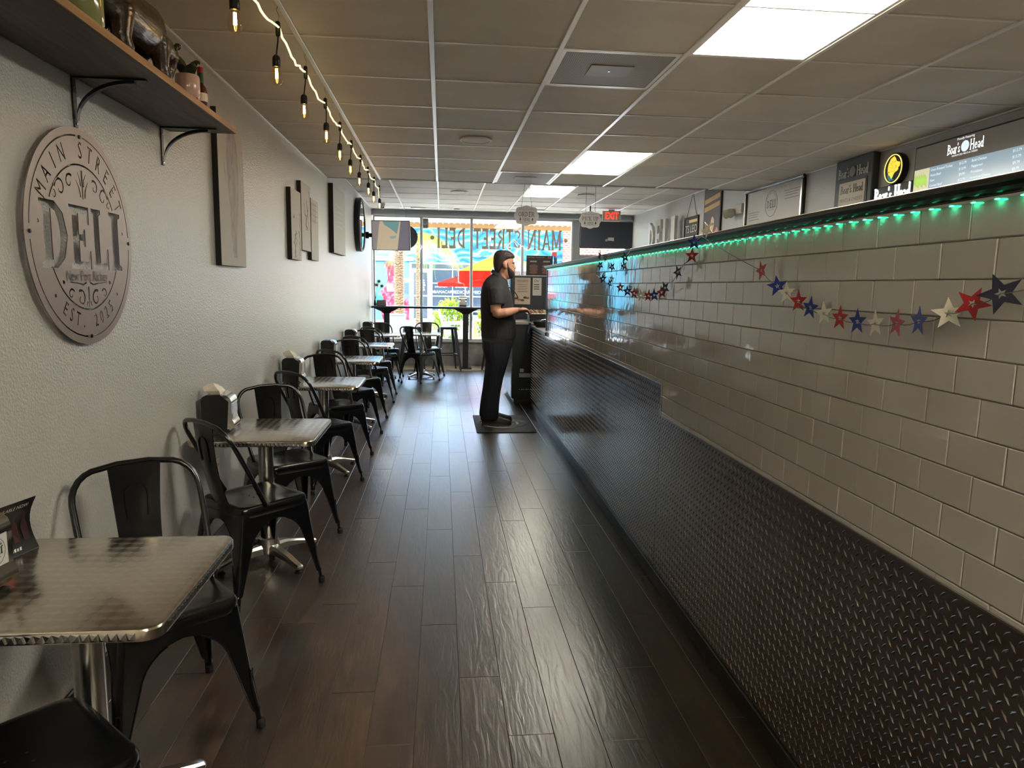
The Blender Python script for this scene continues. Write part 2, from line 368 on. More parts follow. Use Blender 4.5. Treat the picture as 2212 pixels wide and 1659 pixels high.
# ------------------------------------------------------------------ floor
floor = MB().box(-1.4, 3.6, -3.6, 13.15, -.12, -.0035).build('floor', m_wood, kind='structure')
PWD = .1535; PL = 1.22
_full = MB().cbox(-PWD / 2 + .0006, PWD / 2 - .0006, -PL / 2 + .0006, PL / 2 - .0006, -.005, 0, .0012).mesh('plank', m_wood)
_k = -9
while .07 + _k * PWD < 1.16:
    x0 = .07 + _k * PWD; xc = x0 + PWD / 2
    ph = {-3: 2.43, -2: 2.12, -1: 2.93, 0: 2.50, 1: 2.14, 2: 3.07, -4: 3.16, -5: 2.98}.get(_k, 2.0 + (_k * .437) % 1.22)
    y = ph - 2 * PL
    while y < 12.3:
        a, b = max(y, .2), min(y + PL, 12.33)
        if b - a > .03:
            xa, xb = max(x0, WALLX), min(x0 + PWD, 1.155)
            if xb - xa > .02:
                if b - a > PL - .01 and xb - xa > PWD - .01: me = _full
                else: me = MB().cbox(xa - xc + .0006, xb - xc - .0006, a - (a + b) / 2 + .0006, b - (a + b) / 2 - .0006, -.005, 0, .0012).mesh('plank', m_wood)
                link('plank', me, floor, (xc, (a + b) / 2, 0))
        y += PL
    _k += 1
MB().box(WALLX, RX, 12.335, 13.0, -.01, .004).build('trim_1', m_lightwood, kind='structure')
MB().cbox(WALLX, 1.2, 12.318, 12.345, -.01, .009, .003).build('trim_2', m_steel, kind='structure')

# ------------------------------------------------------------------ walls
MB().box(WALLX - .1, WALLX, -3.6, 13.15, -.1, 2.95).build('wall_left', m_wall, kind='structure')
MB().box(RX, RX + .1, -3.6, 13.15, -.1, 2.95).build('wall_right', m_wall, kind='structure')
MB().box(WALLX, RX, -3.6, -3.5, -.1, 2.95).build('wall_back', m_wall, kind='structure')
MB().cbox(WALLX, WALLX + .014, -3.5, 13.0, 0, .105, .004).build('baseboard_left', m_base, kind='structure')
wf = MB()
wf.box(WALLX, RX, FY, FY + .15, 2.70, 2.95)
wf.box(WALLX, 2.47, FY, FY + .15, -.1, .44)
wf.box(3.44, RX, FY, FY + .15, -.1, 2.70)
wf.build('wall_front', m_front, kind='structure')
MB().box(WALLX, 2.47, FY - .012, FY - .0005, .004, .44).build('trim_3', m_sillwall, kind='structure')
MB().cbox(WALLX, 2.47, FY - .06, FY + .15, .44, .47, .004).build('trim_4', m_alu, kind='structure')
MB().cbox(WALLX, RX, FY - .05, FY - .0005, 2.685, 2.715, .004).build('trim_5', m_alu, kind='structure')
# roof over everything keeps the sun out
MB().box(-1.4, 3.7, -3.7, 13.2, 2.96, 3.1).build('roof', m_front, kind='structure')

# ------------------------------------------------------------------ shop window: frame bars and panes
WX = [-1.215, -.36, .54, 1.47, 2.40]
for i in range(4):
    w = bpy.data.objects.new('window_%d' % (i + 1), None); COL.objects.link(w); w.location = ((WX[i] + WX[i + 1]) / 2, FY + .04, .47); tag(w, kind='structure')
    hx = (WX[i + 1] - WX[i]) / 2
    for s in (-1, 1):
        e = .024 if (i, s) not in ((0, -1), (3, 1)) else .03
        MB().cbox(min(s * hx, s * (hx - e)), max(s * hx, s * (hx - e)), -.05, .05, 0, 2.22, .004).build('frame_bar', m_alu, w)
    MB().cbox(-hx + .024, hx - .024, -.045, .045, 2.19, 2.22, .003).build('frame_bar', m_alu, w)
    MB().cbox(-hx + .024, hx - .024, -.045, .045, 0, .03, .003).build('frame_bar', m_alu, w)
    MB().box(-hx + .024, hx - .024, .0, .006, .03, 2.19).build('pane', m_glass, w)
# entrance door with its glass and transom
d = bpy.data.objects.new('door_1', None); COL.objects.link(d); d.location = (2.95, FY + .04, 0); tag(d, kind='structure')
for x0, x1, z0, z1 in ((-.55, -.42, 0, 2.69), (.44, .55, 0, 2.69), (-.42, .44, 2.61, 2.69), (-.42, .44, 1.98, 2.07), (-.42, .44, 1.80, 1.975), (-.42, -.32, .0, 1.80), (.34, .44, 0, 1.80), (-.32, .34, 0, .22)):
    MB().cbox(x0, x1, -.05, .05, z0, z1, .004).build('frame_bar', m_alud, d)
MB().box(-.42, .44, 0, .006, 2.07, 2.61).build('pane', m_glass, d)
MB().box(-.32, .34, 0, .006, .22, 1.80).build('pane', m_glass, d)
MB().tube([(-.26, -.09, .9), (-.26, -.09, 1.2)], .012).build('handle', m_chrome, d)

# ------------------------------------------------------------------ suspended ceilings
GX0, GP = -.049, .6096
xs = [WALLX] + [GX0 + k * GP for k in range(-1, 6)] + [RX]
c1 = MB().box(WALLX, RX, -3.5, STEPY, ZC1 + .03, ZC1 + .25).build('ceiling', m_ctile, kind='structure')
c2 = MB().box(WALLX, RX, STEPY, FY, ZC2 + .03, ZC2 + .16).build('ceiling', m_ctile, kind='structure')
MB().box(WALLX, RX, STEPY - .012, STEPY, ZC1 - .004, ZC2 + .04).build('trim_6', m_front, kind='structure')
MB().box(WALLX, RX, -3.5, .44, ZC1 + .004, ZC1 + .03).build('trim_7', m_ctile, kind='structure')
ys1 = [3.496 + k * GP for k in range(-5, 8)]; ys1[-1] = STEPY - .012
ys2 = [STEPY] + [9.45 + k * GP for k in range(-2, 6)] + [FY]
SKIP1 = {(3, 3), (3, 4), (3, 9), (3, 10)}      # (column, row): the lit troffers
VENT1 = {(2, 5), (2, 11)}
SKIP2 = {(3, 3), (3, 4)}
tile_cache = {}
def ceil_tile(par, xa, xb, ya, yb, z, rot):
    key = (round(xb - xa, 3), round(yb - ya, 3))
    if key not in tile_cache:
        hx, hy = (xb - xa) / 2 - .006, (yb - ya) / 2 - .006
        tile_cache[key] = MB().cbox(-hx, hx, -hy, hy, 0, .018, .004).mesh('ceiling_tile', m_ctile)
    o = link('ceiling_tile', tile_cache[key], par, ((xa + xb) / 2, (ya + yb) / 2, z + .004 + random.uniform(-.0015, .002)))
    o.rotation_euler = (random.uniform(-.002, .002), random.uniform(-.0015, .0015), 0)
XC = [k for k in range(len(xs) - 1)]
for par, ys, z, skip in ((c1, ys1, ZC1, SKIP1 | VENT1), (c2, ys2, ZC2, SKIP2)):
    for i in XC:
        for j in range(len(ys) - 1):
            if (i - 0, j) in {(a + 1, b) for a, b in skip}: continue
            ceil_tile(par, xs[i], xs[i + 1], ys[j], ys[j + 1], z, 0)
    for x in xs[1:-1]: MB().cbox(x - .012, x + .012, ys[0], ys[-1], z - .004, z + .012, .002).build('grid_bar', m_tbar, par)
    for x in (xs[0] + .01, xs[-1] - .01): MB().cbox(x - .01, x + .01, ys[0], ys[-1], z - .004, z + .012, .002).build('wall_angle', m_tbar, par)
    for y in ys[1:-1]:
        for a, b in zip(xs[:-1], xs[1:]):
            MB().cbox(a + .0125, b - .0125, y - .007, y + .007, z - .0005, z + .012, .002).build('cross_bar', m_tbar, par)
def troffer(x0, x1, y0, y1, z, label):
    t = thing('ceiling_light', label, 'light', ((x0 + x1) / 2, (y0 + y1) / 2, z))
    hx, hy = (x1 - x0) / 2 - .012, (y1 - y0) / 2 - .008
    f = MB()
    for a in ((-hx, hx, -hy, -hy + .016), (-hx, hx, hy - .016, hy), (-hx, -hx + .016, -hy + .016, hy - .016), (hx - .016, hx, -hy + .016, hy - .016)): f.box(*a, 0, .02)
    f.build('frame', m_tbar, t); MB().box(-hx + .017, hx - .017, -hy + .017, hy - .017, .006, .012).build('diffuser', m_light, t)
    return t
LX = (GX0 + 2 * GP, GX0 + 3 * GP)
troffer(*LX, ys1[3], ys1[5], ZC1, 'bright ceiling light panel nearest the camera at top right')
troffer(*LX, ys1[9], ys1[11], ZC1, 'lit ceiling panel before the ceiling step, second from the camera')
troffer(*LX, ys2[3], ys2[5], ZC2, 'farthest lit ceiling panel, in the raised ceiling by the window')
# unseen panels added behind the photographer to brighten the near room and tiles
troffer(*LX, -1.4, -1.4 + 2 * GP, ZC1 - .002, 'unseen ceiling light panel added behind the photographer over the counter')
troffer(GX0, GX0 + GP, -1.9, -1.9 + 2 * GP, ZC1 - .002, 'unseen ceiling light panel added behind the photographer over the aisle')
# perforated air diffusers
m_perf = mat('perforated_grille', (120, 112, 102), .55)
_c = geo_coords(m_perf, (1, 1, 1)); _vo = N(m_perf, 'ShaderNodeTexVoronoi', Scale=95.0); LK(m_perf, _c, _vo.inputs[0]); _vo.inputs['Randomness'].default_value = 0.0
LK(m_perf, ramp(m_perf, _vo.outputs['Distance'], [(.28, (38, 35, 32)), (.42, (150, 142, 130))]), bsdf(m_perf).inputs['Base Color'])
def diffuser(x0, x1, y0, y1, z, label):
    t = thing('air_diffuser', label, 'vent', ((x0 + x1) / 2, (y0 + y1) / 2, z)); h = (x1 - x0) / 2 - .014; hy = (y1 - y0) / 2 - .01
    f = MB()
    for a in ((-h, h, -hy, -hy + .02), (-h, h, hy - .02, hy), (-h, -h + .02, -hy + .02, hy - .02), (h - .02, h, -hy + .02, hy - .02)): f.box(*a, 0, .02)
    f.build('frame', m_tbar, t); MB().box(-h + .02, h - .02, -hy + .02, hy - .02, .002, .005).build('perforated_face', m_perf, t)
    pl = MB().box(-.11, .11, -.09, .09, -.0015, .0015).build('centre_plate', mat('vent_plate', (140, 132, 120), .5), t)
    MB().lathe([(.006, -.003), (.006, 0)], 10).build('screw', m_steel, pl)
diffuser(GX0 + GP, GX0 + 2 * GP, ys1[5], ys1[6], ZC1, 'square perforated air vent beside the near light panel')
diffuser(GX0 + GP, GX0 + 2 * GP, ys1[11], ys1[12], ZC1, 'square perforated air vent at the edge of the ceiling step')
def round_cover(x, y, z, r, label, name='ceiling_speaker', cat='speaker', m=None):
    t = thing(name, label, cat, (x, y, z))
    MB().lathe([(r, 0), (r, -.006), (r * .95, -.012), (r * .88, -.010), (r * .88, 0)], 28).build('rim', m_white, t, smooth=True)
    MB().lathe([(r * .87, -.002), (r * .86, -.007), (.01, -.009)], 28).build('grille', m or mat('speaker_grille', (206, 200, 190), .6), t, smooth=True)
round_cover(.26, 5.66, ZC1 - .001, .125, 'round white ceiling speaker in the lower ceiling')
round_cover(.25, 10.3, ZC2 - .001, .12, 'round white ceiling speaker in the raised ceiling, left of the hanging signs')
round_cover(2.06, 10.25, ZC2 - .001, .12, 'round white ceiling speaker above the pick-up sign')
round_cover(-.40, 12.6, ZC2 - .001, .13, 'flat round ceiling light over the left end of the window', 'round_light', 'light', m_white)
round_cover(1.70, 12.5, ZC2 - .001, .13, 'flat round ceiling light behind the order sign', 'round_light', 'light', m_white)
round_cover(.27, 12.6, ZC2 - .001, .055, 'small smoke detector near the middle window', 'smoke_detector', 'detector', m_white)

# ------------------------------------------------------------------ tiled partition with tread plate
part = MB().box(.004, .13, -1.2, 7.42, 0, 1.66).build('wall_partition', m_grout, kind='structure')
part.location = (PX0, 0, 0); part.rotation_euler = (0, 0, PROT)
TW, TH = .1545, .0778
tm_full = MB().cbox(-.001, .0055, -TW / 2 + .0011, TW / 2 - .0011, -TH / 2 + .0011, TH / 2 - .0011, .0018).mesh('tile', m_stile)
tl = []
for r in range(11):
    zc = 1.655 - TH * (r + .5); off = 1.27 + (0 if r % 2 else TW / 2) - 4 * TW
    lim = 3.36 if r >= 9 else 7.40
    y = off
    while y < lim - .02:
        tl.append((y + TW / 2, zc, min(y + TW, lim) - y)); y += TW
tl.sort(key=lambda t: t[0])
rest = MB()
for n, (yc, zc, w) in enumerate(tl):
    M = Matrix.Translation((0, yc - TW / 2 + w / 2, zc)) @ Matrix.Rotation(random.uniform(-.0042, .0042), 4, 'Z') @ Matrix.Rotation(random.uniform(-.004, .004), 4, 'Y')
    if n < 300:
        o = link('tile', tm_full if w > TW - .002 else MB().cbox(-.001, .0055, -w / 2 + .001, w / 2 - .001, -TH / 2 + .0011, TH / 2 - .0011, .0018).mesh('tile', m_stile), part)
        o.matrix_local = M
    else:
        rest.cbox(-.001, .0055, -w / 2 + .0011, w / 2 - .0011, -TH / 2 + .0011, TH / 2 - .0011, .0018, M)
rest.build('far_tiles', m_stile, part, kind='stuff')
MB().cbox(-.006, .134, 7.42, 7.45, 1.0, 1.66, .003).build('end_trim', m_black, part)
# tread plate sheets
def lugs(y0, y1, z0, z1, x):
    v = []; f = []; st = .0172; L, Wd, Hh = .0125, .0036, .0022
    ny = int((y1 - y0) / st); nz = int((z1 - z0) / st)
    for i in range(ny):
        for j in range(nz):
            if (i + j) % 2: continue
            cy, cz = y0 + (i + .5) * st, z0 + (j + .5) * st; s = 1 if i % 2 else -1
            a = .7071; dy, dz = a * L, a * L * s; py, pz = -a * Wd * s, a * Wd; o = len(v)
            v += [(x, cy - dy, cz - dz), (x, cy + py, cz + pz), (x, cy + dy, cz + dz), (x, cy - py, cz - pz),
                  (x - Hh, cy - dy * .55, cz - dz * .55), (x - Hh, cy + dy * .55, cz + dz * .55)]
            f += [(o, o + 4, o + 1), (o + 1, o + 4, o + 5, ), (o + 1, o + 5, o + 2), (o + 2, o + 5, o + 3), (o + 3, o + 5, o + 4), (o + 3, o + 4, o)]
    me = bpy.data.meshes.new('raised_lugs'); me.from_pydata(v, [], f); me.materials.append(m_plate); me.update(); return me
# the lower counter that carries on past the tiled wall
MB().box(.006, .55, 7.42, 8.75, 0, .955).build('counter_body', m_black, part)
MB().cbox(-.012, .60, 7.45, 8.78, .957, .992, .004).build('counter_top', mat('grey_laminate', (112, 110, 108), .3), part)
for (y0, y1, ztop) in ((-.6, 3.305, .862), (3.312, 6.10, 1.008), (6.106, 8.75, .956)):
    sh = MB().cbox(-.004, -.0015, y0, y1, .075, ztop, .0008).build('tread_plate_sheet', m_plate, part)
    lo = link('raised_lugs', lugs(max(y0, .75) + .004, y1 - .004, .079, ztop - .004, -.0038), sh, kind='stuff')
MB().cbox(-.008, -.001, 3.303, 3.314, .86, 1.008, .001).build('edge_strip', m_steel, part)
MB().cbox(-.006, .004, -.6, 3.30, .860, .866, .001).build('edge_strip', m_steel, part)
MB().cbox(-.006, .004, 3.31, 7.42, 1.006, 1.012, .001).build('edge_strip', m_steel, part)
MB().cbox(-.012, .0, -.8, 8.75, 0, .075, .003).build('toe_board', m_base, part)
# moulded black cap
cap = MB()
prof = [(.16, 1.652), (-.006, 1.652), (-.010, 1.656), (-.010, 1.659), (-.018, 1.662), (-.026, 1.668), (-.030, 1.675), (-.034, 1.677), (-.034, 1.684), (.16, 1.684)]
cap.add([(x, y, z) for y in (-1.2, 7.47) for x, z in prof], [tuple(range(len(prof))), tuple(range(2 * len(prof) - 1, len(prof) - 1, -1))] + [(i, (i + 1) % len(prof), len(prof) + (i + 1) % len(prof), len(prof) + i) for i in range(len(prof))])
capo = cap.build('trim_8', m_black, kind='structure'); capo.location = (PX0, 0, .0); capo.rotation_euler = (0, 0, PROT)
MB().cbox(-.036, .165, -1.2, 7.48, 1.6842, 1.689, .002).build('cap_board', mat('cap_edge', (150, 140, 122), .35), capo)
# LED strip tucked under the cap
led = thing('led_strip', 'glowing green LED strip along the underside of the black cap', 'light strip', (PX0, 0, 1.649), PROT)
MB().box(-.011, -.0075, .3, 7.42, .001, .006).build('tape', m_white, led)
lm = mat('green_led', (60, 255, 190), .5, emit=(36, 240, 168), es=6.0)
lb = MB(); y = .35
while y < 7.40: lb.box(-.0115, -.0070, y - .004, y + .004, -.0008, .0008); y += .0615
lb.build('led_chips', lm, led, kind='stuff')
# ------------------------------------------------------------------ outside: pavement, canopy, street, building opposite
m_conc = mat('pavement_concrete', (206, 202, 194), .8)
m_road = mat('street_asphalt', (178, 176, 172), .85)
MB().box(-9, 12, 13.15, 16.9, -.2, -.02).build('pavement', m_conc, kind='structure')
rd = MB(); rd.add([(-30, 16.9, -.16), (30, 16.9, -.16), (30, 33.0, -.30), (-30, 33.0, -.30)], [(0, 1, 2, 3)]); rd.build('road', m_road, kind='structure')
MB().box(-30, 30, 33.0, 34.0, -.5, -.18).build('pavement', m_conc, kind='structure')
# ribbed canopy over the pavement
m_sof = mat('canopy_cream', (250, 236, 206), .55); m_fas = mat('canopy_fascia', (168, 132, 96), .6)
can = MB().box(-6, 9, 13.15, 16.25, 2.86, 2.95).build('canopy', m_sof, kind='structure')
bm_ = MB().cbox(-.012, .012, 13.16, 16.2, 2.835, 2.86, .004).mesh('batten', m_sof)
x = -2.4
while x < 5.0: link('batten', bm_, can, (x, 0, 0)); x += .128
MB().cbox(-6, 9, 16.2, 16.34, 2.74, 2.95, .006).build('fascia', m_fas, can)
for x in (-4.5, 7.6): MB().cbox(x - .07, x + .07, 16.2, 16.34, -.02, 2.74, .01).build('canopy_post', m_fas, can)
t = thing('outdoor_speaker', 'small black loudspeaker under the canopy outside the window', 'speaker', (-.33, 14.6, 2.70))
MB().cbox(-.07, .07, -.06, .06, -.10, .10, .02).build('cabinet', m_black, t); MB().lathe([(.05, 0), (.045, .012), (.01, .006)], 16, Matrix.Translation((0, -.061, 0)) @ Matrix.Rotation(PI / 2, 4, 'X')).build('cone', mat('dark_grey', (60, 62, 66), .6), t)
MB().box(-.015, .015, -.01, .01, .10, .135).build('bracket', m_black, t)

# building opposite -----------------------------------------------------
BY = 34.0
b = thing('storefront_building', 'long building across the street painted with a blue sea mural', 'building', (0, BY, -.2))
m_mural = mat('sea_mural_paint', (90, 180, 225), .7)
_c = coords(m_mural, 'Object', (.55, .55, .9)); _nz = N(m_mural, 'ShaderNodeTexNoise', Scale=.9, Detail=2.0); LK(m_mural, _c, _nz.inputs[0])
_mx = N(m_mural, 'ShaderNodeVectorMath', operation='MULTIPLY_ADD'); LK(m_mural, _nz.outputs[1], _mx.inputs[0]); _mx.inputs[1].default_value = (2.2, 2.2, 2.2); LK(m_mural, _c, _mx.inputs[2])
_wv = N(m_mural, 'ShaderNodeTexWave', Scale=.9, Distortion=5.0, Detail=2.5); _wv.bands_direction = 'Z'; LK(m_mural, _mx.outputs[0], _wv.inputs[0])
LK(m_mural, ramp(m_mural, _wv.outputs[0], [(.0, (22, 84, 166)), (.3, (34, 128, 196)), (.55, (60, 168, 206)), (.8, (44, 146, 202)), (1, (150, 206, 224))]), bsdf(m_mural).inputs['Base Color'])
m_aqua = mat('aqua_wall_paint', (112, 184, 196), .7); m_wframe = mat('white_frame_paint', (240, 240, 238), .5)
m_dkglass = mat('storefront_glass_dark', (70, 78, 86), .08, 0, .6)
m_coral = mat('coral_mural_paint', (226, 92, 104), .7)
_c = coords(m_coral, 'Object', (1, 1, 1)); _nz = N(m_coral, 'ShaderNodeTexNoise', Scale=5.0, Detail=4.0, Distortion=1.0); LK(m_coral, _c, _nz.inputs[0])
LK(m_coral, ramp(m_coral, _nz.outputs[0], [(.38, (180, 26, 46)), (.52, (206, 60, 76)), (.66, (226, 120, 130))]), bsdf(m_coral).inputs['Base Color'])
MB().box(-14, -3.2, 0, 6, -.3, 7).build('wall', m_aqua, b)
MB().box(-3.2, -1.5, 0, 6, -.3, 2.72).build('wall', m_aqua, b)
MB().box(-3.2, 6.1, -.12, 6, 2.74, 7).build('mural_band', m_mural, b)
MB().box(-3.25, -1.3, -.3, -.121, 2.78, 2.98).build('white_ledge', m_wframe, b)
MB().box(-3.2, -1.9, -.14, -.121, 3.0, 3.5).build('painted_panel', mat('blue_sign_paint', (110, 206, 232), .6), b)
cor = [(-2.75, .0), (-2.9, .7), (-2.72, 1.0), (-2.85, 1.35), (-2.62, 1.6), (-2.5, 1.95), (-2.55, 2.3), (-2.7, 2.7), (-2.1, 2.72), (-1.9, 2.6), (-1.95, 2.0), (-2.05, 1.5), (-1.9, 1.2), (-1.75, .9), (-1.6, 1.15), (-1.52, .8), (-1.5, .0)]
MB().prism(cor, 0, .02, Matrix.Translation((0, -.001, 0)) @ Matrix.Rotation(PI / 2, 4, 'X')).build('coral_painting', m_coral, b)
MB().prism(arc(-2.95, .95, .22, 0, 350, 14), 0, .02, Matrix.Translation((0, -.001, 0)) @ Matrix.Rotation(PI / 2, 4, 'X')).build('turquoise_painting', mat('turquoise_paint', (70, 220, 216), .6), b)
MB().cbox(-1.95, -1.55, -.03, -.001, 1.25, 1.75, .01).build('notice_board', mat('notice_grey', (96, 104, 112), .6), b)
MB().cbox(-1.98, -1.5, -.03, -.001, 1.78, 1.98, .01).build('yellow_notice', mat('notice_yellow', (240, 214, 90), .6), b)
MB().cbox(-2.55, -2.25, -.03, -.001, 1.35, 1.72, .01).build('white_notice', m_wframe, b)
# storefront: door and panes in white frames
MB().box(-1.5, 6.1, .10, .2, -.2, 2.74).build('storefront_backing', mat('shop_dark', (46, 50, 56), .6), b)
def fr(x0, x1, z0, z1, n='frame_bar'): MB().cbox(x0, x1, -.06, .04, z0, z1, .008).build(n, m_wframe, b)
fr(-1.5, 6.1, 2.66, 2.74); fr(-1.5, -1.40, 0, 2.66); fr(-.56, -.42, 0, 2.66); fr(-1.40, -.56, 2.36, 2.44)
XB = [-.42 + .95 * k for k in range(7)]
for k, xx in enumerate(XB[1:]): fr(xx - .02, xx + .02, 0, 2.66)
for zz in (2.42, 1.77, 1.16, .45): fr(-.42, 5.3, zz - .025, zz + .025)
fr(-.42, 6.1, -.1, .28, 'stall_riser')
for k in range(6):
    for z0, z1 in ((.475, 1.135), (1.185, 1.745), (1.795, 2.395), (2.445, 2.66)):
        MB().box(XB[k] + .02, XB[k + 1] - .02, .0, .02, z0, z1).build('pane', m_dkglass, b)
dr = MB().cbox(-1.38, -.58, -.05, -.01, .0, .10, .008).build('door', m_wframe, b)
for q in ((-1.38, -1.30, .1, 2.34), (-.66, -.58, .1, 2.34), (-1.30, -.66, 2.26, 2.34), (-1.30, -.66, 1.14, 1.2)): MB().cbox(q[0], q[1], -.05, -.01, q[2], q[3], .008).build('frame_bar', m_wframe, dr)
MB().box(-1.30, -.66, -.02, .0, .1, 2.26).build('pane', m_dkglass, dr)
MB().box(-1.40, -.56, .0, .02, 2.44, 2.66).build('pane', m_dkglass, b)
m_ltr = mat('white_lettering', (245, 245, 245), .6); RXm = lambda x, y, z: Matrix.Translation((x, y, z)) @ Matrix.Rotation(PI / 2, 4, 'X')
for s, xx, zz, sz in (('OBAMACARE', .05, 1.36, .19), ('MEDICARE', .98, 1.36, .21), ('MEDICAID', 1.95, 1.36, .21)):
    mesh_into(MB(), text_mesh(s, sz, off=.008), RXm(xx, -.004, zz)).build('window_lettering', m_ltr, b)
mb = MB()
for x0 in (-.3, .66):
    for q in range(6): mb.box(x0 + .1 * q, x0 + .07 + .1 * q, -.006, -.001, 1.57 + .01 * (q % 2), 1.63 + .02 * (q % 3))
mb.build('small_window_print', m_ltr, b, kind='stuff')
mb = MB()
for q in range(5): mb.box(-1.2 + .03 * q, -.8 + .02 * (q % 3), -.03, -.021, 1.86 - .11 * q, 1.92 - .11 * q)
mb.build('door_lettering', m_ltr, b)
m_brick = mat('red_brick', (196, 92, 70), .8)
_c = coords(m_brick, 'Object'); _br = N(m_brick, 'ShaderNodeTexBrick', Scale=1.0); _mp = N(m_brick, 'ShaderNodeMapping'); _mp.inputs['Rotation'].default_value = (PI / 2, 0, 0); LK(m_brick, _c, _mp.inputs[0]); LK(m_brick, _mp.outputs[0], _br.inputs[0])
_br.inputs['Color1'].default_value = lin((206, 96, 72)); _br.inputs['Color2'].default_value = lin((184, 80, 60)); _br.inputs['Mortar'].default_value = lin((236, 206, 190)); _br.inputs['Brick Width'].default_value = .2; _br.inputs['Row Height'].default_value = .1; _br.inputs['Mortar Size'].default_value = .018
LK(m_brick, _br.outputs[0], bsdf(m_brick).inputs['Base Color'])
MB().box(5.75, 8.0, -.35, 6, -.3, 7).build('brick_pier', m_brick, b)

def leafy(m, col, fac=.45):
    tl = N(m, 'ShaderNodeBsdfTranslucent'); tl.inputs[0].default_value = lin(col); mx = N(m, 'ShaderNodeMixShader'); mx.inputs[0].default_value = fac
    LK(m, bsdf(m).outputs[0], mx.inputs[1]); LK(m, tl.outputs[0], mx.inputs[2]); LK(m, mx.outputs[0], m.node_tree.nodes['Material Output'].inputs[0])
# palms -------------------------------------------------------------------
m_trunk = mat('palm_bark', (150, 116, 84), .9)
_c = coords(m_trunk, 'Object', (1, 1, 1)); _wv = N(m_trunk, 'ShaderNodeTexWave', Scale=5.0, Distortion=16.0, Detail=4.0); _wv.bands_direction = 'Z'; LK(m_trunk, _c, _wv.inputs[0])
LK(m_trunk, ramp(m_trunk, _wv.outputs[0], [(.2, (96, 70, 48)), (.7, (150, 118, 86))]), bsdf(m_trunk).inputs['Base Color'])
m_frond = mat('palm_frond', (120, 130, 38), .6); m_frond2 = mat('palm_frond_green', (74, 104, 40), .6)
leafy(m_frond, (190, 190, 50)); leafy(m_frond2, (130, 170, 60))
def palm(x, y, h, r, label, nf, fl, seed):
    rnd = random.Random(seed); t = thing('palm_tree', label, 'palm tree', (x, y, -.2))
    rs = []
    for k in range(19):
        z = h * k / 18; rr = r * (1.15 - .25 * k / 18) * (1.06 if k % 2 else .97)
        rs.append([(rr * math.cos(2 * PI * i / 14), rr * math.sin(2 * PI * i / 14), z) for i in range(14)])
    MB().rings(rs).build('trunk', m_trunk, t, smooth=80)
    for q in range(nf):
        a = 2 * PI * q / nf + rnd.uniform(-.15, .15); dr = rnd.uniform(.75, 1.25); L = fl * rnd.uniform(.85, 1.1)
        mb = MB(); pts = []
        for k in range(11):
            s = k / 10; pts.append(Vector((math.cos(a) * L * (s - .18 * s * s * dr), math.sin(a) * L * (s - .18 * s * s * dr), h + .25 * s * L * .8 - dr * L * .85 * s * s)))
        mb.tube(pts, [.012 * (1.2 - k / 10) for k in range(11)], 5)
        side = Vector((-math.sin(a), math.cos(a), 0))
        for k in range(2, 41):
            s = k / 41; i = min(int(s * 10), 9); p = pts[i].lerp(pts[i + 1], s * 10 - i); d = (pts[i + 1] - pts[i]).normalized()
            ll = L * .34 * math.sin(PI * min(s * 1.05 + .08, 1)) + .04
            for sg in (-1, 1):
                tip = p + (side * sg * .62 + d * .5 + Vector((0, 0, -.75))).normalized() * ll; w = d * .013
                mb.add([p - w, p + w, tip], [(0, 1, 2)])
        mb.build('frond', m_frond if q % 3 else m_frond2, t)
    return t
palm(-1.11, 19.0, 5.6, .115, 'thick rough palm trunk outside the left window', 9, 1.7, 3)
palm(-.78, 24.0, 3.35, .06, 'slender palm with drooping yellow-green fronds behind the window lettering', 17, 2.1, 5)

# patio umbrellas ---------------------------------------------------------
def umbrella(x, y, r, ztop, zrim, val, label, cols, logo):
    t = thing('patio_umbrella', label, 'umbrella', (x, y, -.02))
    MB().lathe([(.25, 0), (.25, .05), (.06, .09), (.03, .09)], 20).build('base', mat('umbrella_base', (70, 70, 72), .6), t)
    MB().lathe([(.02, .08), (.02, ztop + .05), (.03, ztop + .06), (.012, ztop + .12)], 12).build('pole', m_wframe, t)
    for k in range(6):
        a0, a1 = math.radians(-110 + 60 * k), math.radians(-50 + 60 * k); top, vl = cols[k]
        p = lambda s, a, dz=0: (r * s * math.cos(a), r * s * math.sin(a), ztop - (ztop - zrim) * (s ** 1.15) + dz)
        mb = MB()
        for s0, s1 in ((0.01, .35), (.35, .7), (.7, 1.0)):
            mb.add([p(s0, a0), p(s0, a1), p(s1, a1), p(s1, a0)], [(0, 1, 2, 3)]); mb.add([p(s0, a0, -.006), p(s0, a1, -.006), p(s1, a1, -.006), p(s1, a0, -.006)], [(3, 2, 1, 0)])
        pn = mb.build('canopy_panel', top, t)
        mb = MB()
        for q in range(6):
            b0 = a0 + (a1 - a0) * q / 6; b1 = a0 + (a1 - a0) * (q + 1) / 6
            f = lambda b: val * (.82 + .18 * math.sin(PI * (b - a0) / (a1 - a0)))
            for o in (0, -.005):
                mb.add([((r + o) * math.cos(b0), (r + o) * math.sin(b0), zrim), ((r + o) * math.cos(b1), (r + o) * math.sin(b1), zrim), ((r + o) * math.cos(b1), (r + o) * math.sin(b1), zrim - f(b1)), ((r + o) * math.cos(b0), (r + o) * math.sin(b0), zrim - f(b0))], [(0, 1, 2, 3)])
        mb.build('valance', vl, pn)
        mb = MB(); mb.tube([(0, 0, ztop - .02), p(1, a0, -.01)], .008, 5); mb.build('rib', m_wframe, t)
        if logo and k in logo:
            am = (a0 + a1) / 2; M = Matrix.Translation((math.cos(am) * (r * .99), math.sin(am) * (r * .99), zrim - val * .42)) @ Matrix.Rotation(am + PI / 2, 4, 'Z') @ Matrix.Rotation(PI / 2, 4, 'X')
            mb = MB(); slab_text(mb, "Boar's Head", .13, depth=.002, M=M); mb.build('printed_logo', m_black, pn, kind='stuff')
    return t
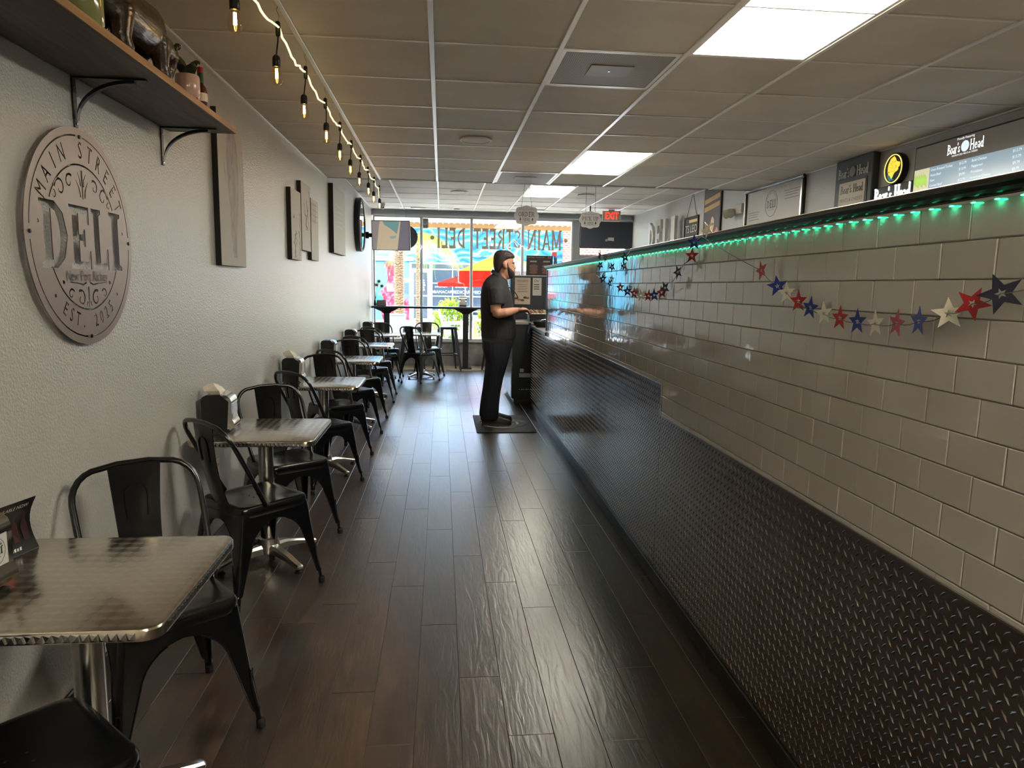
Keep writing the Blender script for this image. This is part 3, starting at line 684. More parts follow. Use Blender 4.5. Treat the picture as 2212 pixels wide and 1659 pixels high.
U_Y = mat('umbrella_yellow', (206, 140, 44), .7); U_R = mat('umbrella_red', (206, 40, 30), .7); U_W = mat('umbrella_white', (140, 136, 132), .7); U_G = mat('umbrella_grey', (120, 112, 110), .7)
for _m in (U_Y, U_R, U_W, U_G): bsdf(_m).inputs['Specular IOR Level'].default_value = 0.0
leafy(U_Y, (236, 160, 40), .3); leafy(U_R, (220, 14, 10), .4); leafy(U_W, (200, 196, 190), .25)
umbrella(1.58, 18.2, 1.16, 2.35, 1.86, .32, 'yellow, white and red patio umbrella behind the standing man', [(U_W, U_G), (U_Y, U_R)] * 3, (0, 2, 4))
umbrella(.95, 28.5, 1.1, 1.95, 1.60, .16, 'plain red patio umbrella farther off, left of the yellow one', [(U_R, U_R)] * 8, None)

# hedge and plants ----------------------------------------------------------
def bush(x, y, rx, ry, h, label, n, seed, cols):
    rnd = random.Random(seed); t = thing('leafy_bush', label, 'bush', (x, y, -.02))
    mb = MB()
    for k in range(5):
        a = rnd.uniform(0, 6.28); mb.tube([(0, 0, 0), (rx * .4 * math.cos(a), ry * .4 * math.sin(a), h * .5), (rx * .7 * math.cos(a), ry * .7 * math.sin(a), h * .85)], [.015, .01, .004], 5)
    mb.build('stem', m_trunk, t)
    for ci, c in enumerate(cols):
        mb = MB()
        for k in range(n // len(cols)):
            a = rnd.uniform(0, 6.283); u = rnd.uniform(-1, 1); rr = rnd.uniform(.72, 1.0) * (1 + .16 * math.sin(5 * a + 3 * u))
            q = math.sqrt(1 - u * u); p = Vector((rx * rr * q * math.cos(a), ry * rr * q * math.sin(a), h * .55 + h * .48 * rr * u))
            if p.z < .02: p.z = .02 + rnd.random() * .1
            M = Matrix.Translation(p) @ Matrix.Rotation(rnd.uniform(0, 6.28), 4, 'Z') @ Matrix.Rotation(rnd.uniform(-1.2, 1.2), 4, 'X')
            l = rnd.uniform(.03, .055); mb.add([(0, -l, 0), (l * .45, 0, .008), (0, l, 0), (-l * .45, 0, .008)], [(0, 1, 2, 3)], M)
        mb.build('foliage', c, t, kind='stuff')
LG = mat('leaf_lime', (150, 168, 56), .55); DG = mat('leaf_green', (84, 112, 40), .55); YG = mat('leaf_yellow', (176, 150, 66), .6)
for _m in (LG, DG, YG): bsdf(_m).inputs['Specular IOR Level'].default_value = .2
leafy(LG, (206, 220, 60)); leafy(DG, (150, 190, 50)); leafy(YG, (236, 206, 90))
bush(.25, 17.3, .46, .38, 1.12, 'lime green bush outside below the window bar, left of the man', 2600, 1, [LG, DG])
bush(1.16, 17.3, .30, .36, 1.05, 'yellowing bush outside directly behind the man', 1800, 2, [YG, DG, LG])
bush(2.1, 17.3, .44, .4, 1.0, 'green bush outside hidden partly by the counter', 1500, 4, [LG, DG])
t = thing('patio_chair', 'pale wooden patio armchair outside, seen from the side', 'chair', (.23, 16.1, -.02))
pw = mat('weathered_white_wood', (206, 204, 198), .7)
for s, nm in ((-.24, 'leg_frame'), (.24, 'leg_frame')):
    mb = MB(); mb.tube([(-.28, s, .92), (-.02, s, .02)], .028, 6); mb.tube([(.24, s, 0), (.24, s, .66)], .028, 6); mb.tube([(-.16, s, .44), (.24, s, .44)], .024, 6); mb.tube([(-.02, s, .06), (.22, s, .42)], .018, 6); mb.tube([(-.2, s, .64), (.28, s, .66)], .026, 6); mb.build(nm, pw, t)
MB().cbox(-.16, .26, -.23, .23, .44, .47, .006).build('seat', pw, t)
for k in range(4): MB().cbox(-.012, .012, -.2 + .11 * k, -.12 + .11 * k, 0, .50, .004, Matrix.Translation((-.15, 0, .47)) @ Matrix.Rotation(-.28, 4, 'Y')).build('back_slat', pw, t)
t = thing('utility_box', 'plain pale grey utility box outside at the left window', 'box', (-.95, 15.0, -.02))
MB().cbox(-.2, .2, -.15, .15, 0, .86, .01).build('cabinet', mat('utility_grey', (182, 178, 176), .6), t); MB().cbox(-.215, .215, -.165, .165, .86, .885, .006).build('lid', mat('utility_grey', (182, 178, 176), .6), t)
t = thing('patio_table', 'small weathered wooden patio table outside beyond the man', 'table', (1.02, 16.0, -.02))
MB().cbox(-.3, .3, -.3, .3, .70, .74, .006).build('top', mat('weathered_oak', (190, 158, 112), .7), t)
for sx in (-.26, .26):
    for sy in (-.26, .26): MB().cbox(sx - .025, sx + .025, sy - .025, sy + .025, 0, .70, .004).build('leg', mat('weathered_oak', (190, 158, 112), .7), t)
# ------------------------------------------------------------------ cafe chairs of pressed black steel
m_chair = mat('black_powder_coat', (11, 12, 16), .2, 0, .55)
m_rub = mat('black_rubber', (14, 14, 15), .7)
EDGE = {}
def leg_mesh(sx, sy):
    EX, EY = [], []; EDGE[sx, sy] = (EX, EY)
    top = (.178, .178); foot = (.225, .225 if sy > 0 else .245); zt = .425
    lev = [.425, .395, .378, .374, .366, .352, .334, .312, .285, .255, .22, .18, .14, .10, .07, .062, .055, .02]
    za, zb = .376, .262
    rs = []
    for z in lev:
        t = (zt - z) / zt; cx = top[0] + (foot[0] - top[0]) * t; cy = top[1] + (foot[1] - top[1]) * t
        def w(half):
            full = half + .0005
            if z >= za: return full
            omax = half - .062
            if z > zb: return full - omax * math.sqrt(max(0, 1 - ((z - zb) / (za - zb)) ** 2))
            return .0615 + (.024 - .0615) * (zb - z) / (zb - .062) if z > .062 else .0195
        wx, wy = w(cx), w(cy); r = min(.022, wx * .45, wy * .45)
        out = [(cx - wx, cy)] + [(cx - r + r * math.sin(a), cy - r + r * math.cos(a)) for a in (0, PI / 6, PI / 3, PI / 2)] + [(cx, cy - wy)]
        if .376 >= z >= .06 and z != .374: EX.append((sx * (cx - wx), sy * (cy - .001), z)); EY.append((sx * (cx - .001), sy * (cy - wy), z))
        ri = max(r - .003, .002)
        inn = [(cx - .0035, cy - wy)] + [(cx - r + ri * math.sin(a), cy - r + ri * math.cos(a)) for a in (PI / 2, PI / 3, PI / 6, 0)] + [(cx - wx, cy - .0035)]
        ring = [(sx * p[0], sy * p[1], z) for p in out + inn]
        rs.append(ring if sx * sy > 0 else ring[::-1])
    mb = MB().rings(rs)
    # pressed rib on the outer corner and a rolled edge around the arch
    k = [(.205 * t + .18 * (1 - t)) for t in (0, .4, .8, 1)]
    return mb.mesh('leg', m_chair, 35)
def chair_parts(t):
    for sx in (-1, 1):
        for sy in (1, -1):
            l = link('leg', leg_mesh(sx, sy), t)
            fy = .225 if sy > 0 else .245
            pts = []
            for k in range(11):
                a = PI * k / 10; z = .135 + .07 * math.cos(a); off = .011 * math.sin(a)
                q = (.425 - z) / .425; c = (.178 + .047 * q) * 1.0; cyy = .178 + (fy - .178) * q
                pts.append((z, off, c, cyy))
            path = [(sx * (c - .012 + o * .7), sy * (cy - .001 - .0 + .002 - o * 0), z) for z, o, c, cy in pts]
            e = MB().tube([(sx * (p[2] - .004 - p[1]), sy * (p[3] + .0005), p[0]) for p in pts], .0022, 5)
            e.tube([(sx * (p[2] + .0005), sy * (p[3] - .004 - p[1]), p[0]) for p in pts], .0022, 5); e.build('pressed_rib', m_chair, l, kind='stuff')
            ex, ey = EDGE[sx, sy]; MB().tube(ex, .0034, 6).tube(ey, .0034, 6).build('rolled_edge', m_chair, l, smooth=60)
            MB().lathe([(.015, 0), (.016, .022), (.013, .03)], 10, Matrix.Translation((sx * .217, sy * (fy - .008), 0))).build('rubber_foot', m_rub, l)
    sec = [(.180, .405, .05), (.184, .418, .052), (.184, .440, .052), (.178, .451, .048), (.166, .4545, .042), (.150, .4515, .036), (.09, .4475, .03), (.02, .4465, .008)]
    s = MB().rings([[(x, y, z) for x, y in rrect(h, h, r, 5)] for h, z, r in sec]).build('seat', m_chair, t, smooth=40)
    dots = MB()
    for dx, dy in ((-.02, -.02), (.02, -.02), (-.02, .02), (.02, .02)): dots.lathe([(.004, 0), (.004, .0007)], 8, Matrix.Translation((dx, dy, .4472)))
    dots.build('drain_holes', m_rub, s, kind='stuff')
    # hoop: from the seat sides up and back over the top
    side = []
    H = lambda x, z: (x, -.055 - .205 * ((z - .45) / .395), z)
    pts = [H(.180, .445), H(.190, .55), H(.197, .64), H(.199, .72)]
    for a in range(0, 91, 15):
        r = math.radians(a); pts.append(H(.199 - .095 + .095 * math.cos(r), .745 + .095 * math.sin(r)))
    pts.append(H(.05, .848)); path = pts + [(-x, y, z) for x, y, z in pts[::-1]]
    MB().tube(path, .0105, 10).build('back_hoop', m_chair, t, smooth=60)
    # centre splat
    rows = []
    for k in range(13):
        s_ = k / 12; z = .447 + .396 * s_; w = .062 + .022 * s_ ** 1.5 + .012 * (1 - s_) ** 6
        yb = -.176 - .075 * (s_ ** .9) - .012 * math.sin(PI * s_)
        rows.append([(-w, yb + .006), (-w * .5, yb - .001), (0, yb - .003), (w * .5, yb - .001), (w, yb + .006), z])
    mb = MB(); rs = []
    for r in rows:
        z = r[5]; fr = [(x, y, z) for x, y in r[:5]]; bk = [(x, y - .004, z) for x, y in r[:5]][::-1]; rs.append(fr + bk)
    sp = mb.rings(rs).build('back_splat', m_chair, t, smooth=40)
    e = MB(); zz = .775; yq = lambda z: -.176 - .075 * (((z - .447) / .388) ** .9) - .012 * math.sin(PI * (z - .447) / .388)
    pp = [(-.032, .66), (-.036, .72), (-.034, .755), (-.02, .772), (0, .776), (.02, .772), (.034, .755), (.036, .72), (.032, .66)]
    for dy in (.0005, -.0075): e.tube([(x, yq(z) + dy, z) for x, z in pp], .0028, 6)
    e.build('pressed_handle_line', m_chair, sp, kind='stuff')
CH = [  # x, y, rotz (0 = facing the window), label
 (-.895, 1.48, -0.76, 'black steel chair cut off at the bottom left corner, nearest the camera'),
 (-.90, 2.29, 3.8, 'black steel chair on the window side of the nearest table, facing the camera'),
 (-.895, 3.42, -0.78, 'black steel chair turned askew at the near side of the second table'),
 (-.90, 4.17, 3.78, 'black steel chair on the window side of the second table, facing the camera'),
 (-.895, 5.24, -0.74, 'black steel chair with its back to the camera at the third table'),
 (-.90, 6.13, 3.78, 'black steel chair on the window side of the third table'),
 (-.895, 6.96, -0.7, 'black steel chair with its back to the camera at the fourth table'),
 (-.90, 7.85, 3.76, 'black steel chair on the window side of the fourth table'),
 (-.895, 8.8, -0.66, 'black steel chair with its back to the camera at the fifth table'),
 (-.90, 9.6, 3.7, 'black steel chair on the window side of the fifth table'),
 (-.895, 10.62, -0.6, 'black steel chair with its back to the camera at the wall table nearest the window'),
 (-.90, 11.52, 3.6, 'black steel chair at the far left corner below the window bar'),
 (-.33, 10.90, -.66, 'black steel chair standing clear at the table off the wall, back to the camera'),
 (-.20, 11.72, 3.3, 'black steel chair on the window side of the table off the wall'),
]
c0 = thing('cafe_chair', CH[0][3], 'chair', (CH[0][0], CH[0][1], 0), CH[0][2], 'black cafe chairs along the left wall'); chair_parts(c0)
for x, y, r, l in CH[1:]: copy_tree(c0, l, (x, y, 0), r)

# ------------------------------------------------------------------ small square tables
m_top = mat('turned_steel_top', (200, 192, 178), .2, 1.0)
_c = coords(m_top, 'Object', (1, 1, 1)); _v = N(m_top, 'ShaderNodeVectorMath', operation='SCALE'); _v.inputs[3].default_value = 27.0; LK(m_top, _c, _v.inputs[0])
_fr = N(m_top, 'ShaderNodeVectorMath', operation='FRACTION'); LK(m_top, _v.outputs[0], _fr.inputs[0]); _sb = N(m_top, 'ShaderNodeVectorMath', operation='SUBTRACT'); LK(m_top, _fr.outputs[0], _sb.inputs[0]); _sb.inputs[1].default_value = (.5, .5, .0)
_sp = N(m_top, 'ShaderNodeSeparateXYZ'); LK(m_top, _sb.outputs[0], _sp.inputs[0]); _at = N(m_top, 'ShaderNodeMath', operation='ARCTAN2'); LK(m_top, _sp.outputs[1], _at.inputs[0]); LK(m_top, _sp.outputs[0], _at.inputs[1])
_m2 = N(m_top, 'ShaderNodeMath', operation='MULTIPLY'); _m2.inputs[1].default_value = 2.0; LK(m_top, _at.outputs[0], _m2.inputs[0]); _cs = N(m_top, 'ShaderNodeMath', operation='COSINE'); LK(m_top, _m2.outputs[0], _cs.inputs[0])
_mr = N(m_top, 'ShaderNodeMapRange'); _mr.inputs[1].default_value = -1; _mr.inputs[3].default_value = .17; _mr.inputs[4].default_value = .27; LK(m_top, _cs.outputs[0], _mr.inputs[0]); LK(m_top, _mr.outputs[0], bsdf(m_top).inputs['Roughness'])
_r2 = ramp(m_top, _cs.outputs[0], [(0.0, (192, 183, 168)), (1.0, (206, 198, 184))]); LK(m_top, _r2, bsdf(m_top).inputs['Base Color'])
add_bump(m_top, _cs.outputs[0], .05, .002)
m_alucast = mat('cast_aluminium', (196, 194, 190), .28, 1.0)
def table_parts(t):
    sec = [(.295, .682, .04), (.300, .684, .045), (.300, .706, .045), (.297, .7105, .043), (.290, .712, .04)]
    tp = MB().rings([[(x, y, z) for x, y in rrect(h, h, r, 6)] for h, z, r in sec]).build('table_top', m_top, t, smooth=35)
    fl = MB(); n = 26
    for s in range(4):
        M = Matrix.Rotation(s * PI / 2, 4, 'Z')
        for k in range(n):
            y = -.25 + .5 * (k + .5) / n; fl.add([(.3001, y - .0095, .686), (.3001, y + .0095, .686), (.3001, y + .0095, .705), (.3001, y - .0095, .705), (.3022, y - .003, .690), (.3022, y + .006, .701)], [(0, 4, 3), (0, 1, 4), (1, 5, 4), (1, 2, 5), (2, 3, 5), (3, 4, 5)], M)
    fl.build('fluted_rim', m_steel, tp, kind='stuff')
    MB().lathe([(.038, .10), (.038, .655), (.09, .668), (.09, .682)], 24).build('pole', m_steel, t, smooth=40)
    MB().lathe([(.056, .045), (.06, .07), (.052, .125), (.039, .13)], 24).build('hub', m_alucast, t, smooth=40)
    for k in range(4):
        a = PI / 4 + k * PI / 2; M = Matrix.Rotation(a, 4, 'Z'); rs = []
        for r, w, h, z in ((.03, .030, .052, .070), (.10, .027, .040, .072), (.18, .023, .028, .058), (.255, .020, .020, .040), (.285, .019, .018, .033), (.292, .012, .012, .031)):
            rs.append([(r, y, z + dz) for y, dz in ((-w, -h * .5), (w, -h * .5), (w, h * .2), (w * .6, h * .5), (-w * .6, h * .5), (-w, h * .2))])
        l = MB().rings(rs, M=M).build('base_arm', m_alucast, t, smooth=30)
        MB().lathe([(.019, 0), (.019, .008), (.010, .010), (.008, .026)], 12, M @ Matrix.Translation((.27, 0, 0))).build('glide', m_rub, l)
TB = [(-.915, 1.83, 'steel-topped square table nearest the camera, at the left edge'), (-.915, 3.73, 'second steel-topped square table from the camera along the wall'),
      (-.915, 5.58, 'third steel-topped square table from the camera along the wall'), (-.915, 7.34, 'fourth steel-topped square table from the camera along the wall'),
      (-.915, 9.12, 'fifth steel-topped square table from the camera along the wall'), (-.915, 11.04, 'steel-topped wall table closest to the shop window'),
      (-.31, 11.34, 'steel-topped square table standing off the wall near the window bar')]
t0 = thing('cafe_table', TB[0][2], 'table', (TB[0][0], TB[0][1], 0), 0, 'steel cafe tables'); table_parts(t0)
for x, y, l in TB[1:]: copy_tree(t0, l, (x, y, 0), 0)

# ------------------------------------------------------------------ napkin dispensers
m_nap = mat('napkin_paper', (232, 226, 212), .8)
def dispenser(x, y, z, label, logo=False, nap=True, rz=0):
    t = thing('napkin_dispenser', label, 'napkin dispenser', (x, y, z), rz, 'napkin dispensers')
    # black shell, open towards +X where the chrome face sits
    prof = [(-.075, .004), (.058, .004), (.058, .155), (.045, .178), (.02, .188), (-.05, .188), (-.068, .178), (-.075, .16)]
    MB().prism(prof, -.062, .062, Matrix.Rotation(PI / 2, 4, 'X')).build('shell', mat('dispenser_black', (24, 26, 30), .35), t, smooth=40)
    fp = [(.048, .012), (.075, .016), (.084, .03), (.080, .05), (.073, .06), (.073, .135), (.074, .15), (.066, .172), (.045, .188), (.02, .1925), (.018, .1885), (.058, .155)]
    MB().prism(fp, -.0635, .0635, Matrix.Rotation(PI / 2, 4, 'X')).build('chrome_face', m_chrome, t, smooth=40)
    MB().cbox(.0735, .0745, -.045, .045, .064, .142, .0005).build('ad_panel', mat('ad_panel_white', (205, 204, 204), .25), t)
    if logo:
        M = Matrix.Translation((.0746, 0, .103)) @ Matrix.Rotation(PI / 2, 4, 'Z') @ Matrix.Rotation(PI / 2, 4, 'X')
        lg = MB(); lg.tube([M @ Vector((p[0], p[1], 0)) for p in arc(0, 0, .036, 0, 345, 30)], .0007, 4, True)
        slab_text(lg, 'DELI', .018, depth=.0004, M=M)
        for k in range(11):
            a = math.radians(160 - 14 * k); lg.add([(-.002, -.0025, .0003), (.002, -.0025, .0003), (.002, .0025, .0003), (-.002, .0025, .0003)], [(0, 1, 2, 3)], M @ Matrix.Translation((.028 * math.cos(a), .028 * math.sin(a), 0)) @ Matrix.Rotation(a - PI / 2, 4, 'Z'))
        lg.box(-.02, .02, -.0165, -.015, .0001, .0005, M); lg.build('printed_logo', m_black, t, kind='stuff')
    if nap:
        pts = [[(-.03, -.035, .187), (.015, -.040, .187), (.02, .03, .187), (-.02, .035, .187)], [(-.062, -.042, .206), (.012, -.05, .208), (.026, .02, .202), (-.036, .038, .204)], [(-.074, -.03, .226), (-.008, -.046, .232), (.012, .012, .222), (-.048, .030, .224)], [(-.05, -.004, .240), (-.02, -.024, .246), (-.010, .006, .236), (-.04, .016, .234)]]
        MB().rings(pts).build('napkin', m_nap, t)
    return t
dispenser(-1.14, 1.745, .7125, 'napkin dispenser with a printed deli logo on the nearest table', True, True, -.12)
dispenser(-1.135, 3.72, .7125, 'black and chrome napkin dispenser with a crumpled napkin on the second table', False, True, .05)
dispenser(-1.135, 5.56, .7125, 'napkin dispenser on the third table from the camera')
dispenser(-1.135, 7.32, .7125, 'napkin dispenser on the fourth table from the camera', nap=False)
dispenser(-1.135, 9.10, .7125, 'napkin dispenser on the fifth table from the camera', nap=False)
dispenser(-1.12, 11.02, .7125, 'napkin dispenser on the wall table closest to the shop window', nap=False)
dispenser(.37, 12.52, 1.102, 'pale napkin dispenser standing on the tall window bar', nap=False, rz=-1.5)

# tent card on the nearest table
t = thing('table_card', 'curved black drinks card reading available now on the nearest table', 'menu card', (-1.16, 1.985, .7125), 1.32)
m_card = mat('card_black', (22, 20, 20), .3)
def cardP(u, v): return (u, .03 - .03 * ((v / .15) ** 1.4) * 0 + .018 * math.sin(PI * v / .15), v)
rs = []
for k in range(9):
    v = .15 * k / 8; o = .03 * math.sin(PI * k / 8 * .9) - .012 * k / 8
    rs.append([(-.075, o, v), (.075, o, v), (.075, o + .0015, v), (-.075, o + .0015, v)])
MB().rings(rs).build('card', m_card, t, smooth=60)
oo = lambda v: .03 * math.sin(PI * (v / .15) * .9) - .012 * v / .15 - .0008
def curved(mb, me, x, z):
    for v in me.vertices: v.co = Vector((v.co.x + x, oo(v.co.y + z), v.co.y + z))
    return mesh_into(mb, me)
curved(MB(), text_mesh('AVAILABLE NOW', .0145, off=.0003), .0, .130).build('card_lettering', m_ltr, t)
bcols = [(150, 84, 40), (190, 70, 36), (60, 30, 30), (52, 26, 34)]
for k, c in enumerate(bcols):
    pl = [(-.008, 0), (.008, 0), (.0085, .035), (.007, .048), (.003, .06), (.003, .08), (-.003, .08), (-.003, .06), (-.007, .048), (-.0085, .035)]
    mb = MB(); mb.add([(x * 1.25 - .045 + .032 * k, oo(z + .03), z + .03) for x, z in pl], [tuple(range(len(pl)))]); mb.build('printed_bottle', mat('printed_bottle_%d' % k, c, .4), t)
mb = MB()
for q in range(6): mb.add([(-.03 + .009 * q, oo(.010), .010), (-.024 + .009 * q, oo(.010), .010), (-.022 + .009 * q, oo(.017), .017 + .002 * (q % 2)), (-.028 + .009 * q, oo(.017), .017)], [(0, 1, 2, 3)])
mb.build('card_script', m_ltr, t, kind='stuff')

# ------------------------------------------------------------------ tall bar at the window, stools
m_bar = mat('bar_black', (34, 37, 44), .3)
t = thing('window_bar', 'long black bar table running along the shop window', 'bar table', (0, 12.58, 0))
MB().cbox(-1.205, 2.30, -.19, .19, 1.066, 1.10, .01).build('bar_top', m_bar, t)
for x in (-.95, .43, 1.85):
    l = MB().cbox(x - .05, x + .05, -.05, .05, .02, .98, .008).build('post', m_bar, t)
    MB().rings([[(x + a * h, b * h * .6, z) for a, b in ((-1, -1), (1, -1), (1, 1), (-1, 1))] for z, h in ((.965, .05), (1.0, .085), (1.035, .16), (1.065, .21))]).build('bracket_head', m_bar, l)
    MB().cbox(x - .11, x + .11, -.14, .14, .004, .022, .004).build('foot_plate', m_bar, l)
m_st = mat('stool_gunmetal', (40, 43, 50), .4)
def stool(x, y, rz, label):
    t = thing('bar_stool', label, 'stool', (x, y, .004), rz, 'metal stools at the window bar')
    MB().rings([[(a, b, z) for a, b in rrect(h, h, .04, 4)] for h, z in ((.145, .72), (.15, .74), (.15, .752), (.14, .76), (.05, .752))]).build('seat', m_st, t, smooth=40)
    for sx in (-1, 1):
        for sy in (-1, 1):
            MB().rings([[(sx * (c + a * w), sy * (c + b * w), z) for a, b in ((-1, -1), (1, -1), (1, 1), (-1, 1))] for z, c, w in ((.735, .115, .028), (.6, .13, .026), (.3, .17, .02), (.0, .205, .013))]).build('leg', m_st, t)
    for a in range(4): MB().cbox(-.165, .165, .158, .166, .27, .29, .002, Matrix.Rotation(a * PI / 2, 4, 'Z')).build('foot_rail', m_st, t)
stool(-.50, 12.25, .1, 'dark metal stool at the window bar behind the leftmost tables')
stool(.10, 12.30, .2, 'dark metal stool at the window bar left of the middle post')
stool(.95, 12.2, .15, 'dark metal stool half hidden behind the standing man')
# small stand card and dried flowers on the bar
t = thing('bar_card', 'small dark folded menu card at the left end of the window bar', 'menu card', (-1.04, 12.52, 1.102))
cd_ = MB().rings([[(-.08, -.03, 0), (.08, -.03, 0), (.08, -.027, 0), (-.08, -.027, 0)], [(-.08, .0, .10), (.08, .0, .10), (.08, .003, .10), (-.08, .003, .10)]]).build('front_leaf', mat('card_grey', (58, 54, 58), .5), t)
MB().rings([[(-.08, .036, 0), (.08, .036, 0), (.08, .039, 0), (-.08, .039, 0)], [(-.08, .004, .10), (.08, .004, .10), (.08, .007, .10), (-.08, .007, .10)]]).build('rear_leaf', mat('card_grey', (58, 54, 58), .5), t)
mb = MB()
for r in range(3):
    for k in range(5): mb.box(-.065 + .028 * k, -.045 + .028 * k, -.034 + .0088 * r * 1.0, -.0335 + .0088 * r, .02 + .027 * r, .036 + .027 * r)
mb.build('printed_pictures', mat('card_print', (170, 160, 150), .5), t, kind='stuff')
t = thing('dried_flowers', 'dried sunflowers in a slim vase at the left end of the window bar', 'flowers', (-1.15, 12.56, 1.102))
MB().lathe([(.022, 0), (.028, .03), (.018, .08), (.014, .1)], 14).build('vase', mat('dark_vase', (60, 56, 52), .4), t, smooth=50)
for k, (dx, dz) in enumerate(((.03, .36), (.12, .34), (.07, .42))):
    MB().tube([(0, 0, .08), (dx * .4, .0, .22), (dx, 0, dz)], .004, 6).build('stem', mat('dry_stem', (150, 128, 84), .8), t)
    f = MB().ball((dx, 0, dz), (.028, .02, .02), 6).build('flower_head', mat('dry_flower', (134, 92, 40), .8), t)
    mb = MB()
    for q in range(12):
        a = 2 * PI * q / 12; M = Matrix.Translation((dx, -.012, dz)) @ Matrix.Rotation(a, 4, 'Y'); mb.add([(.02, 0, -.007), (.058, -.006, -.012), (.02, 0, .007)], [(0, 1, 2)], M)
    mb.build('petals', mat('dry_petal', (206, 164, 84), .8), f, kind='stuff')
# ------------------------------------------------------------------ left wall: shelf, medallion, pictures, mirror
m_shelf = mat('shelf_wood', (104, 90, 80), .5); m_shelfedge = mat('shelf_raw_edge', (176, 132, 84), .6)
for m_, c0_, c1_ in ((m_shelf, (78, 66, 60), (112, 98, 90)), (m_shelfedge, (150, 108, 66), (190, 146, 96))):
    _c = geo_coords(m_, (30, 2, 30)); _nz = N(m_, 'ShaderNodeTexNoise', Scale=1.5, Detail=5.0, Distortion=.6); LK(m_, _c, _nz.inputs[0]); LK(m_, ramp(m_, _nz.outputs[0], [(.3, c0_), (.7, c1_)]), bsdf(m_).inputs['Base Color'])
SZ = 2.143
t = thing('wall_shelf', 'dark wooden wall shelf with a pale front edge at upper left', 'shelf', (WALLX, 2.3, SZ))
MB().cbox(.001, .292, -1.3, 1.18, 0, .025, .002).build('board', m_shelf, t)
MB().box(.2925, .2955, -1.3, 1.18, .001, .0245).build('front_edge', m_shelfedge, t)
for yb in (.32, 1.08):
    k = MB().cbox(.001, .006, yb - .012, yb + .012, -.165, .0, .001).cbox(.006, .24, yb - .012, yb + .012, -.006, -.0005, .001)
    bo = k.build('bracket', m_black, t)
    pts = []
    for q in range(11): a = math.radians(90 * q / 10); pts.append((.012 + .19 * (1 - math.cos(a)) , yb, -.135 + .125 * math.sin(a)))
    rs = [[(x - .006 * math.sin(0), y + dy, z + dz) for dy, dz in ((-.009, -.006), (.009, -.006), (.009, .006), (-.009, .006))] for x, y, z in pts]
    MB().rings(rs).build('curved_brace', m_black, bo)
    for z in (-.152, -.03): MB().lathe([(.005, 0), (.004, .003)], 8, Matrix.Translation((.006, yb, z)) @ Matrix.Rotation(PI / 2, 4, 'Y')).build('screw', m_steel, bo)
# bear statuette, walking towards the window with its head low
m_bear = mat('bronze_brown_glaze', (58, 42, 34), .22, 0, .6)
_c = coords(m_bear, 'Object', (20, 6, 20)); _nz = N(m_bear, 'ShaderNodeTexNoise', Scale=4.0, Detail=4.0); LK(m_bear, _c, _nz.inputs[0]); add_bump(m_bear, _nz.outputs[0], .22, .01)
t = thing('bear_statue', 'glossy dark brown bear statuette standing on the wooden shelf', 'statue', (-1.01, 2.60, SZ + .0255)); t.scale = (1, 1, .84)
bd = MB()
def blob(path, n=14):   # (y, z, half width, half height)
    bd.rings([[(w * math.cos(2 * PI * i / n), y + h * .0 * math.sin(2 * PI * i / n), z + h * math.sin(2 * PI * i / n)) for i in range(n)] for y, z, w, h in path])
blob([(-.27, .17, .012, .02), (-.25, .17, .045, .07), (-.19, .175, .062, .098), (-.08, .172, .066, .098), (.02, .178, .066, .10), (.09, .182, .062, .104), (.14, .168, .05, .085), (.19, .145, .040, .062)])
for cy_, cz_, rx_, ry_, rz_ in ((.17, .165, .046, .05, .062), (.215, .160, .044, .05, .056), (.255, .145, .044, .046, .05), (.262, .115, .034, .036, .044), (.256, .085, .026, .028, .036), (.250, .062, .021, .023, .026)): bd.ball((0, cy_, cz_), (rx_, ry_, rz_), 8)
for sx in (-1, 1):
    bd.ball((sx * .036, .268, .190), (.015, .012, .017), 6)
    for y0, y1, w in ((-.20, -.215, .036), (.085, .10, .032)):
        bd.rings([[(sx * .036 + w * q * math.cos(2 * PI * i / 10), y + w * q * math.sin(2 * PI * i / 10), z) for i in range(10)] for z, y, q in ((.16, y0, 1.15), (.10, (y0 + y1) / 2, 1.0), (.045, y1, .82), (.018, y1 + .008, .95), (0.0, y1 + .010, .95))])
bo = bd.build('body', m_bear, t, smooth=80)
rm = bo.modifiers.new('merge', 'REMESH'); rm.mode = 'VOXEL'; rm.voxel_size = .006; rm.use_smooth_shade = True
sm = bo.modifiers.new('soft', 'SMOOTH'); sm.factor = .5; sm.iterations = 4
MB().ball((0, .262, .042), (.012, .010, .010), 6).build('nose', m_black, t)
for sx in (-1, 1): MB().ball((sx * .032, .288, .128), .005, 6).build('eye', m_black, t)
t = thing('glass_jar', 'pale green glass jar cut by the top edge of the picture', 'jar', (-1.0, 2.20, SZ + .0255))
MB().lathe([(.05, 0), (.056, .01), (.056, .17), (.045, .19), (.04, .2), (.044, .21)], 20).build('jar_body', mat('olive_glass', (150, 152, 92), .12, 0, .6), t, smooth=50)
MB().lathe([(.047, .21), (.047, .235), (.03, .24)], 20).build('lid', m_steel, t, smooth=40)
t = thing('succulent_pot', 'small pink glass pot with a succulent on the shelf', 'potted plant', (-.972, 2.955, SZ + .0255))
MB().lathe([(.038, 0), (.044, .012), (.044, .075), (.041, .083), (.036, .083), (.036, .06)], 18).build('pot', mat('pink_glass', (206, 172, 166), .15, 0, .6), t, smooth=50)
m_suc = mat('succulent_leaf', (50, 66, 42), .35)
